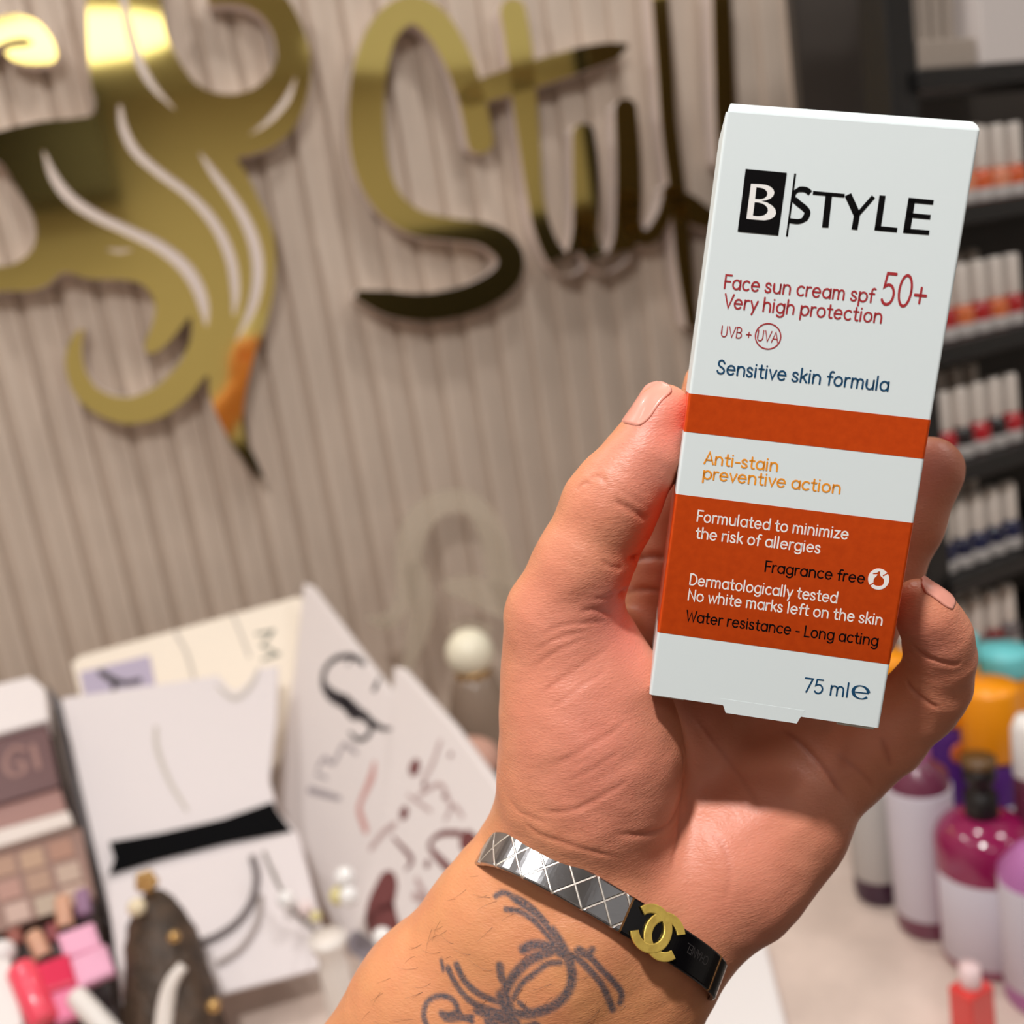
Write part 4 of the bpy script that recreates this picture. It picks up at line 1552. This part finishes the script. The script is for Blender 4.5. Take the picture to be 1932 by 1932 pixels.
s5.strokes('brush_print', [([(868, 1572), (836, 1572), (816, 1584), (812, 1600), (838, 1630), (880, 1668)], [10, 10, 8, 9, 14, 10]), ([(728, 1678), (716, 1720), (730, 1745), (756, 1772)], [62, 78, 64, 18]),
                           ([(880, 1586), (896, 1596)], [34, 28]), ([(766, 1640), (776, 1620), (742, 1580)], [5, 10, 5])], M_maroon, t)
s5.strokes('script_print', [([(800, 1470), (816, 1440), (830, 1400)], 9), ([(790, 1500), (830, 1480), (850, 1520)], 8), ([(700, 1600), (724, 1570), (744, 1556)], 12), ([(786, 1660), (806, 1700), (790, 1720)], 10),
                            ([(770, 1500), (812, 1530)], 6), ([(840, 1546), (856, 1520), (872, 1540)], 7), ([(782, 1690), (836, 1716)], [14, 8])], mat('mauve_print', (188, 162, 160), .6), t)
s5.strokes('grey_print', [([(668, 1776), (704, 1800)], 36)], mat('slate_print', (140, 132, 140), .6), t)

# make-up tray at the left edge
s6 = Sheet((0, 1390, 1.20), (100, 1372, 1.22), (60, 1925, 0.98))
tray = thing('makeup_tray', 'dark sloping make-up tray at the left edge of the counter', 'tray', s6.F)
s6.panel('tray_base', [(-60, 1340), (90, 1318), (236, 1990), (-60, 2040)], 0.008, mat('dark_tray', (58, 48, 48), .5), tray, -0.02)


def block(name, label, cat, pts, lift, th, material, group=None, bevel=0.002, part='body'):
    c = np.mean([s6.uv(x, y, lift) for x, y in pts], axis=0)
    F = s6.F.copy()
    F[:3, 3] = s6.o + s6.x * c[0] + s6.y * c[1] + s6.n * (lift - th)
    t = thing(name, label, cat, F, group)
    q = np.array(s6.poly(pts, lift)) - c
    v, f = filled([q], th, bevel)
    v[:, 2] += th
    mesh(part, v, f, material, t)
    return t, c


b, c = block('white_carton', 'white box at the left edge above the maroon box', 'box', [(-40, 1300), (56, 1278), (82, 1300), (88, 1356), (-40, 1392)], .02, .034, mat('soft_white_box', (232, 222, 220), .5))
b, c = block('eyeshadow_box', 'maroon box with pale letters at the left edge', 'box', [(-40, 1398), (86, 1370), (108, 1480), (-40, 1524)], .012, .026, mat('maroon_box', (104, 70, 70), .5))
pal_ = mat('dusty_letters', (152, 112, 104), .5)
geo = []
for st, w in (([(46, 1414), (28, 1410), (14, 1424), (10, 1446), (22, 1462), (44, 1456), (44, 1440), (30, 1440)], 9), ([(62, 1406), (72, 1448)], 10)):
    q = crom([np.append(s6.uv(x, y, .0125) - c, .0265) for x, y in st], 5)
    geo.append(gribbon(q[:, :2], w * 1.15 / FPX, 'round', .0266))
mesh('lettering', *join(*geo), pal_, b)
block('powder_box', 'dusty pink flat box under the maroon box', 'box', [(-40, 1530), (110, 1488), (122, 1528), (-40, 1574)], .006, .018, mat('dusty_pink_box', (160, 118, 110), .5))
block('powder_box', 'white flat strip box above the brown palette', 'box', [(-40, 1578), (126, 1532), (134, 1552), (-40, 1606)], .012, .022, mat('ivory_box', (226, 212, 204), .5))
pt, c = block('eyeshadow_palette', 'brown eyeshadow palette of square pans at the left edge', 'palette', [(-30, 1618), (150, 1564), (176, 1690), (-20, 1762)], .002, .012, mat('palette_frame', (146, 112, 100), .5), part='frame')
PANS = [(4, 1636, (178, 142, 122)), (58, 1622, (186, 152, 128)), (112, 1604, (172, 130, 112)), (14, 1680, (182, 140, 128)), (70, 1664, (176, 142, 122)), (126, 1648, (190, 164, 148)), (30, 1722, (200, 170, 158)), (86, 1708, (186, 166, 148)), (138, 1690, (196, 168, 152))]
for x, y, col in PANS:
    q = np.array(s6.poly([(x - 22, y - 12), (x + 20, y - 24), (x + 28, y + 10), (x - 14, y + 22)], .003)) - c
    v, f = filled([q], .002, .0004)
    v[:, 2] += .0135
    mesh('powder_pan', v, f, mat('powder', col, .7), pt)


def stick(label, a, b_, r, material, lift=.03, group='small tubes in the make-up tray', tipm=None, name='makeup_tube'):
    A = s6.o + s6.x * s6.uv(*a, lift)[0] + s6.y * s6.uv(*a, lift)[1] + s6.n * lift
    Bq = s6.uv(*b_, lift)
    B = s6.o + s6.x * Bq[0] + s6.y * Bq[1] + s6.n * lift
    d = B - A
    L = np.linalg.norm(d); d /= L
    x = s6.n - d * (s6.n @ d); x /= np.linalg.norm(x)
    t = thing(name, label, 'cosmetic', frame(A, x, np.cross(d, x), d), group)
    mesh('tube', *glathe([(0, 0), (r * .9, 0), (r, .0012), (r, L * .93), (r * .86, L), (0, L)], 18), material, t, smooth=True)
    if tipm:
        mesh('cap', *glathe([(r * .8, -.018), (r * .84, -.017), (r * .84, 0), (0, 0)], 18), tipm, t, smooth=True)
    return t


M_nude = mat('nude_makeup', (214, 162, 134), .4)
M_blk = mat('black_cap', (40, 30, 32), .4)
stick('nude tube beside the pink blocks, higher of the two', (124, 1752), (118, 1694), .0082, M_nude, tipm=M_blk)
stick('nude tube above the red block, lower of the two', (84, 1808), (62, 1762), .0085, M_nude, tipm=M_blk)
stick('small brick brown tube at the left edge of the tray', (30, 1786), (26, 1756), .0072, mat('brick_makeup', (150, 84, 74), .4), tipm=M_blk)
stick('purple tube at the spine of the board', (160, 1728), (154, 1682), .0075, mat('plum_makeup', (150, 112, 142), .4))
stick('dark red tube between the nude tubes', (104, 1776), (96, 1746), .006, mat('wine_makeup', (140, 66, 70), .4))
M_pinkb = mat('pink_block', (240, 172, 200), .45)
block('makeup_sponge', 'upper of the two pale pink blocks in the tray', 'sponge', [(116, 1766), (170, 1746), (182, 1780), (128, 1800)], .045, .014, M_pinkb, 'pale pink blocks', .004, 'sponge')
block('makeup_sponge', 'lower of the two pale pink blocks in the tray', 'sponge', [(138, 1812), (194, 1788), (208, 1830), (152, 1854)], .05, .014, M_pinkb, 'pale pink blocks', .004, 'sponge')
block('blush_case', 'glossy crimson square case between coral tube and pink blocks', 'cosmetic', [(72, 1824), (122, 1806), (134, 1848), (84, 1866)], .055, .016, mat('crimson_gloss', (226, 38, 82), .25, coat=.5), None, .004, 'case')
stick('coral red tube with pale pink end, bottom left', (84, 1930), (38, 1824), .0135, mat('coral_gloss', (255, 80, 104), .3, coat=.4), .05, None, None, 'lip_gloss')
block('makeup_sponge', 'bright pink block below the crimson case', 'sponge', [(100, 1874), (146, 1862), (152, 1904), (112, 1920)], .05, .016, mat('hot_pink_block', (232, 126, 162), .45), None, .004, 'sponge')
stick('white slanting tube at the bottom between tray and brown ornament', (226, 1968), (140, 1876), .010, mat('white_tube', (236, 228, 222), .4), .05, None, None, 'cream_tube')
t = thing('cotton_ball', 'white round cotton ball at the lower left edge', 'cotton ball', P(4, 1800, .985))
mesh('ball', *gball((0, 0, 0), .013, 12), mat('white_cotton', (240, 232, 230), .8), t, smooth=True)
block('white_carton', 'white carton in the bottom left corner', 'box', [(-40, 1824), (14, 1812), (40, 1932), (-20, 1960)], .05, .04, mat('soft_white_box_2', (238, 230, 226), .5))

def stand_on_counter(root):
    """trim what would run below the counter top"""
    mi = np.linalg.inv(MW[root.name])
    co = mi[:3, :3] @ np.array([0, 0, COUNTER + .001]) + mi[:3, 3]
    no = mi[:3, :3] @ UZ
    for o in list(root.children):
        bm = bmesh.new()
        bm.from_mesh(o.data)
        r = bmesh.ops.bisect_plane(bm, geom=list(bm.verts) + list(bm.edges) + list(bm.faces), plane_co=co, plane_no=no, clear_inner=True)
        ed = [e for e in r['geom_cut'] if isinstance(e, bmesh.types.BMEdge)]
        if ed and len(bm.verts):
            bmesh.ops.holes_fill(bm, edges=ed, sides=0)
        bm.to_mesh(o.data)
        bm.free()
        if not len(o.data.vertices):
            bpy.data.objects.remove(o)


for o in [o for o in bpy.data.objects if o.parent is None and o.type == 'EMPTY' and o.name.split('.')[0] in ('display_card', 'display_board', 'jewellery_card', 'paper_bag', 'makeup_tray')]:
    stand_on_counter(o)

# brown ornament with pearls
d_ = 1.0
ax0, ax1 = P(285, 1664, 1.02), P(344, 2010, .955)
ad = ax0 - ax1
AL = np.linalg.norm(ad); ad /= AL
xx = np.cross(ad, M @ np.array([0, 0, 1.0])); xx /= np.linalg.norm(xx)
orn = thing('hair_ornament', 'dark brown tapering ornament studded with pearls beside the tray', 'ornament', frame(ax1, xx, np.cross(ad, xx), ad))
M_brownh = mat('brown_fur', (72, 54, 40), .5, noise=.5, nscale=60, bump=.8, bscale=160, bdist=.004)
v, f = glathe([(0, 0), (.042, 0), (.044, .02), (.041, .06), (.037, .09), (.033, .115), (.026, .135), (.018, .150), (.009, .160), (0, .164)], 40)
ang = np.arctan2(v[:, 1], v[:, 0])
v[:, :2] *= (1 + .06 * np.sin(5 * ang + v[:, 2] * 90) + .04 * np.sin(9 * ang - v[:, 2] * 160))[:, None]
v[:, 2] *= AL / .17
mesh('fur_cone', v, f, M_brownh, orn, smooth=True)
M_pearl = mat('pearl', (238, 220, 186), .2, coat=.6)
M_goldb = mat('gold_bead', (200, 160, 100), .25, metal=.7)
for x, y, d, r, m_ in ((258, 1712, .975, .0088, M_pearl), (328, 1768, .955, .0058, M_goldb), (403, 1898, .935, .0066, M_goldb)):
    mesh('pearl', *gball((0, 0, 0), r, 10), m_, orn, smooth=True)
    o_ = orn.children[-1]
    c = P(x, y, d)
    mi = np.linalg.inv(MW[orn.name])
    cl = mi[:3, :3] @ c + mi[:3, 3]
    for vv in o_.data.vertices:
        vv.co = vv.co + Vector(cl)
pet = []
for k in range(5):
    a_ = 2 * PI * k / 5
    c = P(276 + 12 * math.cos(a_), 1664 + 12 * math.sin(a_), 1.0)
    v, f = gball((0, 0, 0), .006, 6)
    pet.append((v + c, f))
mesh('gold_flower', *join(*pet), M_goldb, orn, smooth=True, world=True)
hq = crom([P(346, 1822, .95), P(326, 1850, .945), P(314, 1890, .94), P(308, 1960, .93)], 6)
t = thing('white_hoop', 'white curved band in front of the brown ornament', 'hair band', hq[-1])
mesh('band', *gtube(hq - hq[-1], np.linspace(.005, .0095, len(hq)), 10), mat('white_enamel', (238, 228, 220), .35), t, smooth=True)

# jewellery stand with beads
q0 = on_counter(668, 0.99)
stand = thing('jewellery_stand', 'slim white jewellery stand with a cup top, left of the forearm', 'stand', q0)
hz_ = P(640, 1730, 0.99)[2] - COUNTER
mesh('column', *glathe([(0, 0), (.026, 0), (.026, .006), (.017, .012), (.0145, .05), (.0145, hz_ - .03), (.012, hz_ - .02), (.017, hz_ - .006), (.018, hz_), (0, hz_ - .002)], 28), mat('white_lacquer', (238, 228, 220), .4), stand, smooth=True)
M_cryst = mat('crystal_bead', (250, 246, 244), .08, coat=1.0)
M_yellow = mat('yellow_bead', (226, 212, 150), .2, coat=.6)
BD = [(540, 1697, 1.075, 14, M_cryst, 'clear bead on the thin chain, leftmost of the bright beads'), (650, 1655, 0.985, 16, M_cryst, 'upper bright bead above the white stand'),
      (658, 1690, 0.98, 15, M_cryst, 'white bead right of the yellow bead over the white stand'), (638, 1690, 0.985, 14, M_yellow, 'yellow bead over the white stand'),
      (720, 1768, 0.985, 15, M_cryst, 'upper white bead on the maroon printed bag'), (732, 1794, 0.98, 16, M_cryst, 'lower white bead on the maroon printed bag'),
      (576, 1714, 1.07, 12, mat('pink_bead', (236, 216, 214), .3), 'pale pink bead between chain and stand'), (596, 1730, 1.065, 9, M_yellow, 'small yellow bead low beside the stand cup')]
for x, y, d, r, m_, lab in BD:
    t = thing('bead', lab, 'bead', P(x, y, d), 'bright beads by the jewellery stand')
    mesh('bead_body', *gball((0, 0, 0), 1.25 * r * d / FPX, 10), m_, t, smooth=True)
ch = crom([P(497, 1606, 1.10), P(520, 1660, 1.09), P(534, 1684, 1.08), P(552, 1716, 1.078), P(580, 1742, 1.075), P(606, 1762, 1.03), P(640, 1748, 1.0)], 6)
t = thing('necklace_chain', 'thin grey chain hanging from the jewellery card to the stand', 'necklace', ch[0])
mesh('chain', *gtube(ch - ch[0], .0022, 8), mat('grey_metal', (150, 142, 136), .4, metal=.3), t, smooth=True)

# cream acrylic figure in front of the wall, with ball jar, puff and black box
s7 = Sheet((700, 1000, 1.50), (960, 960, 1.54), (760, 1300, 1.48))
t = thing('acrylic_emblem', 'pale translucent acrylic emblem standing before the fluted wall', 'ornament', s7.F)
M_acr = mat('frosted_acrylic', (196, 180, 158), .5, alpha=.38)
for p_, w in (([(716, 1172), (744, 1160), (764, 1126), (770, 1070), (778, 1012), (804, 966), (850, 944), (898, 956), (930, 1012), (946, 1080), (975, 1150)], [22, 26, 34, 46, 52, 50, 42, 42, 48, 56, 60]),
              ([(784, 1080), (796, 1136), (788, 1196), (768, 1262)], [44, 46, 40, 20]), ([(850, 1106), (892, 1112), (950, 1136)], [30, 50, 60]), ([(852, 1186), (882, 1180), (920, 1186)], [14, 18, 18]),
              ([(696, 1164), (718, 1178), (752, 1172)], [10, 16, 14])):
    v, f = filled([s7.poly(outline(p_, w, True, 4))], .004)
    mesh('acrylic_lock', v, f, M_acr, t)
qj = on_counter(945, 1.36)
t = thing('round_jar', 'brownish glass jar with a cream ball lid, left of the hand', 'jar', qj)
zj = P(934, 1236, 1.36)[2] - COUNTER
mesh('jar_body', *glathe([(0, 0), (.040, 0), (.044, .01), (.044, zj * .7), (.03, zj - .01), (.022, zj)], 28), mat('smoky_glass', (142, 122, 106), .25), t, smooth=True)
v, f = gball((0, 0, zj + .027), .031, 14)
mesh('ball_lid', v, f, mat('cream_ball', (244, 236, 212), .35), t, smooth=True)
mesh('gold_ring', *glathe([(.0225, zj - .004), (.0235, zj - .002), (.0235, zj + .004), (.0225, zj + .006)], 24), M_goldb, t, smooth=True)
qb = on_counter(945, 1.22)
t = thing('black_box', 'small black box half hidden behind the thumb side of the hand', 'box', frame(qb, WH, -WN, UZ))
zb_ = P(925, 1445, 1.22)[2] - COUNTER
mesh('box_body', *gbox(-.028, .04, -.03, .03, 0, zb_, .003), M_blackc, t)
t = thing('powder_puff', 'pink round powder puff lying on the black box', 'puff', frame(qb + UZ * (zb_ + .001), WH, -WN, UZ))
v, f = gball((-.008, 0, .026), .036, 12, sz=.72)
mesh('puff_body', v, f, mat('pink_velour', (204, 156, 138), .8), t, smooth=True)

# white tissue on the counter under the wrist
qs = [Pz(1330, 1850, COUNTER), Pz(1440, 1800, COUNTER), Pz(1480, 1960, COUNTER), Pz(1300, 1990, COUNTER)]
c = np.mean(qs, axis=0)
t = thing('folded_tissue', 'folded white tissue on the counter behind the bangle', 'tissue', c)
v, f = filled([[(q - c)[:2] for q in qs]], .012, .004)
v[:, 2] += .0125
mesh('tissue_body', v, f, mat('tissue', (236, 230, 228), .8), t)
q_ = Pz(1288, 1905, COUNTER)
t = thing('green_bead', 'small green bead on the counter just under the wrist', 'bead', q_ + UZ * .0085)
mesh('bead_body', *gball((0, 0, 0), .0085, 10), mat('green_glass', (150, 190, 110), .3), t, smooth=True)
# ------------------------------------------------------------------ bangle on the wrist
A_, B2 = cm(910, 1600, 268), cm(1342, 1858, 268)
bc = (A_ + B2) / 2
bu = (B2 - A_) / 2
HU = np.linalg.norm(bu)
bu = bu / HU
hd = np.array([.51, -.86, 0.0])
bf = np.array([0, 0, -1.0]) * .90 + hd * .46
bf -= bu * (bf @ bu); bf /= np.linalg.norm(bf)        # front of the ring, towards the viewer
ba = np.cross(bu, bf)
if ba @ hd < 0:
    ba = -ba                                            # across the band, towards the hand
HV = 22.0
HW = 4.5                                               # half band width
EX = 2.7


def loop(t):
    c, s = math.cos(t), math.sin(t)
    e = 2 / EX
    return bc + bu * HU * math.copysign(abs(c) ** e, c) + bf * HV * math.copysign(abs(s) ** e, s)


# evenly spaced samples
raw = np.array([loop(t) for t in np.linspace(0, 2 * PI, 2001)])
ds = np.concatenate([[0], np.cumsum(np.linalg.norm(np.diff(raw, axis=0), axis=1))])
LEN = ds[-1]


def at(s):
    s = s % LEN
    return np.array([np.interp(s, ds, raw[:, i]) for i in range(3)])


def s_of_px(x):
    """arc length on the front of the ring where the band is seen at pixel column x"""
    best = None
    for t in np.linspace(0.02, PI - 0.02, 600):
        p = loop(t)
        px = CX + FPX * p[0] / p[2]
        if best is None or abs(px - x) < best[0]:
            best = (abs(px - x), np.interp(t, np.linspace(0, 2 * PI, 2001), ds))
    return best[1]


def band(s0, s1, w, th, n, off=0.0, P_=8.2, edge=0.5):
    """a length of flat band with rounded edges; uv = (length / P_, across)"""
    prof = [(-w, -th), (-w, -edge), (-w + edge * .4, -edge * .3), (-w + edge, 0), (0, 0), (w - edge, 0), (w - edge * .4, -edge * .3), (w, -edge), (w, -th)]
    vs, fs, uv = [], [], []
    for i in range(n + 1):
        s = s0 + (s1 - s0) * i / n
        p, tn = at(s), at(s + .2) - at(s - .2)
        tn /= np.linalg.norm(tn)
        out = np.cross(tn, ba)
        if out @ (p - bc) < 0:
            out = -out
        for a, r in prof:
            vs.append(p + ba * a + out * (r + off))
            uv.append((s / P_, (a + w) / (2 * w)))
    m = len(prof)
    for i in range(n):
        for k in range(m):
            a, b = i * m + k, i * m + (k + 1) % m
            fs.append((a, b, b + m, a + m))
    fs.append(list(range(m))[::-1]); fs.append([n * m + k for k in range(m)])
    return np.array(vs), fs, uv


def quilt_metal():
    m = mat('quilted_silver', (206, 204, 204), .16, metal=1.0)
    nt = m.node_tree
    b = nt.nodes['Principled BSDF']
    L = nt.links.new
    tc = nt.nodes.new('ShaderNodeTexCoord')
    sp = nt.nodes.new('ShaderNodeSeparateXYZ')
    L(tc.outputs['UV'], sp.inputs[0])

    def mth(op, a, c):
        x = nt.nodes.new('ShaderNodeMath'); x.operation = op
        for i, q in enumerate((a, c)):
            if q is None:
                continue
            if hasattr(q, 'is_output'):
                L(q, x.inputs[i])
            else:
                x.inputs[i].default_value = q
        return x.outputs[0]

    def tri(v):       # distance to nearest integer
        return mth('ABSOLUTE', mth('SUBTRACT', mth('FRACT', mth('ADD', v, 0.5), None), 0.5), None)
    d = mth('MINIMUM', tri(mth('ADD', sp.outputs[0], sp.outputs[1])), tri(mth('SUBTRACT', sp.outputs[0], sp.outputs[1])))
    mr = nt.nodes.new('ShaderNodeMapRange'); mr.interpolation_type = 'SMOOTHSTEP'
    mr.inputs[1].default_value = .022; mr.inputs[2].default_value = .055
    L(d, mr.inputs[0])
    mx = nt.nodes.new('ShaderNodeMix'); mx.data_type = 'RGBA'
    L(mr.outputs[0], mx.inputs[0])
    mx.inputs[6].default_value = (*lin((238, 230, 220)), 1); mx.inputs[7].default_value = (*lin((176, 176, 180)), 1)
    L(mx.outputs[2], b.inputs['Base Color'])
    rr = nt.nodes.new('ShaderNodeMapRange'); rr.inputs[3].default_value = .5; rr.inputs[4].default_value = .17
    L(mr.outputs[0], rr.inputs[0]); L(rr.outputs[0], b.inputs['Roughness'])
    nz = nt.nodes.new('ShaderNodeTexNoise'); nz.inputs['Scale'].default_value = 700; nz.inputs['Detail'].default_value = 4
    L(tc.outputs['Object'], nz.inputs['Vector'])
    b0 = nt.nodes.new('ShaderNodeBump'); b0.inputs['Strength'].default_value = .12; b0.inputs['Distance'].default_value = .0002
    L(nz.outputs['Fac'], b0.inputs['Height'])
    bp = nt.nodes.new('ShaderNodeBump'); bp.inputs['Strength'].default_value = .8; bp.inputs['Distance'].default_value = .0003
    L(mr.outputs[0], bp.inputs['Height']); L(b0.outputs[0], bp.inputs['Normal']); L(bp.outputs[0], b.inputs['Normal'])
    return m


M_quilt = quilt_metal()
M_lacq = mat('black_lacquer', (6, 5, 7), .16, spec=.4)
M_bgold = mat('worn_gold', (244, 206, 104), .36, metal=.75, bump=.35, bscale=500, bdist=.0003, noise=.18, nscale=300)
M_bronze = mat('bronze_edge', (150, 106, 66), .3, metal=.9)
bang = thing('bangle', 'silver quilted bangle with a black lacquer part and gold interlocking emblem on the wrist', 'bracelet', frame(cv2w(bc / 1000), M @ bu, M @ -bf, M @ ba))
sJ = s_of_px(1181)          # joint between silver and black
sL = s_of_px(909)
def put(name, v, f, m, uv=None, smooth=False):
    return mesh(name, cv2w(np.asarray(v) / 1000), f, m, bang, smooth=smooth, world=True, uv=uv)


SIL_END = sL + LEN * .22
v, f, uv = band(sJ, SIL_END, HW, 1.5, 90)
fixn(put('quilted_band', v, f, M_quilt, uv))
v, f, uv = band(SIL_END + .15, sJ - .5 + LEN, HW, 1.3, 140, -.1)
fixn(put('lacquer_band', v, f, M_lacq, uv))
v, f, uv = band(sJ - .5, sJ, HW + .05, 1.5, 2, .05)
fixn(put('hinge_plate', v, f, M_bronze))
sR = s_of_px(1341) - 2.4
v, f, uv = band(sR - .35, sR, HW + .06, 1.5, 2, .08)
fixn(put('edge_trim', v, f, M_bronze))

# emblem of two interlocking curved bands, lying on the lacquer
pE = None
sE = s_of_px(1240)
pE = at(sE)
tE = at(sE - .5) - at(sE + .5)
tE /= np.linalg.norm(tE)
if tE @ bu < 0:
    tE = -tE
oE = np.cross(tE, ba)
if oE @ (pE - bc) < 0:
    oE = -oE
ks = 1.06 / 6.44 * (pE[2] / FPX)       # zoomed crop pixels -> mm
ri, ro, dd_, op = 158, 258, 92, 33


def cring(sign, z, ri, ro):
    """one C, opening towards sign"""
    aa = np.radians(np.linspace(op, 360 - op, 49))
    vs, fs = [], []
    for a in aa:
        for r, h in ((ri, 0), (ri, z), (ri + 10, z + 4), (ro - 10, z + 4), (ro, z), (ro, 0)):
            x = sign * (r * math.cos(a)) + sign * dd_ * -1 * -1
            y = r * math.sin(a)
            vs.append((x, y, h))
    m = 6
    for i in range(len(aa) - 1):
        for k in range(m):
            p, q = i * m + k, i * m + (k + 1) % m
            fs.append((p, q, q + m, p + m))
    fs.append(list(range(m))[::-1]); fs.append([(len(aa) - 1) * m + k for k in range(m)])
    return np.array(vs, float), fs


for sg, z in ((1, 24), (-1, 27)):
    v, f = cring(sg, z, ri, ro)
    w = pE + np.outer(v[:, 0] * ks, tE) + np.outer(v[:, 1] * ks * 1.04, ba) + np.outer(v[:, 2] * ks + .05, oE)
    fixn(put('gold_emblem_arc', w, f, M_bgold))

# faint lettering pressed into the lacquer, upside down to the viewer
GL.update({'C': (.74, [arc(.40, .5, .36, .5, 42, 318)]), 'H': (.72, [[(.06, 0), (.06, 1)], [(.62, 0), (.62, 1)], [(.06, .52), (.62, .52)]]),
           'E': (.54, [[(.48, 1), (.06, 1), (.06, 0), (.48, 0)], [(.06, .52), (.42, .52)]])})
v, f, x0, x1 = text_geo('CHANEL', .11)
sT0, sT1 = s_of_px(1333), s_of_px(1293)
pts = []
for x, y, _ in v:
    s = sT0 + (sT1 - sT0) * (x - x0) / (x1 - x0)
    p = at(s)
    tn = at(s + .2) - at(s - .2); tn /= np.linalg.norm(tn)
    out = np.cross(tn, ba)
    if out @ (p - bc) < 0:
        out = -out
    pts.append(p + ba * (1.9 - y * 2.0) + out * -.06)
put('engraved_lettering', pts, f, mat('lacquer_engraving', (44, 40, 40), .5))
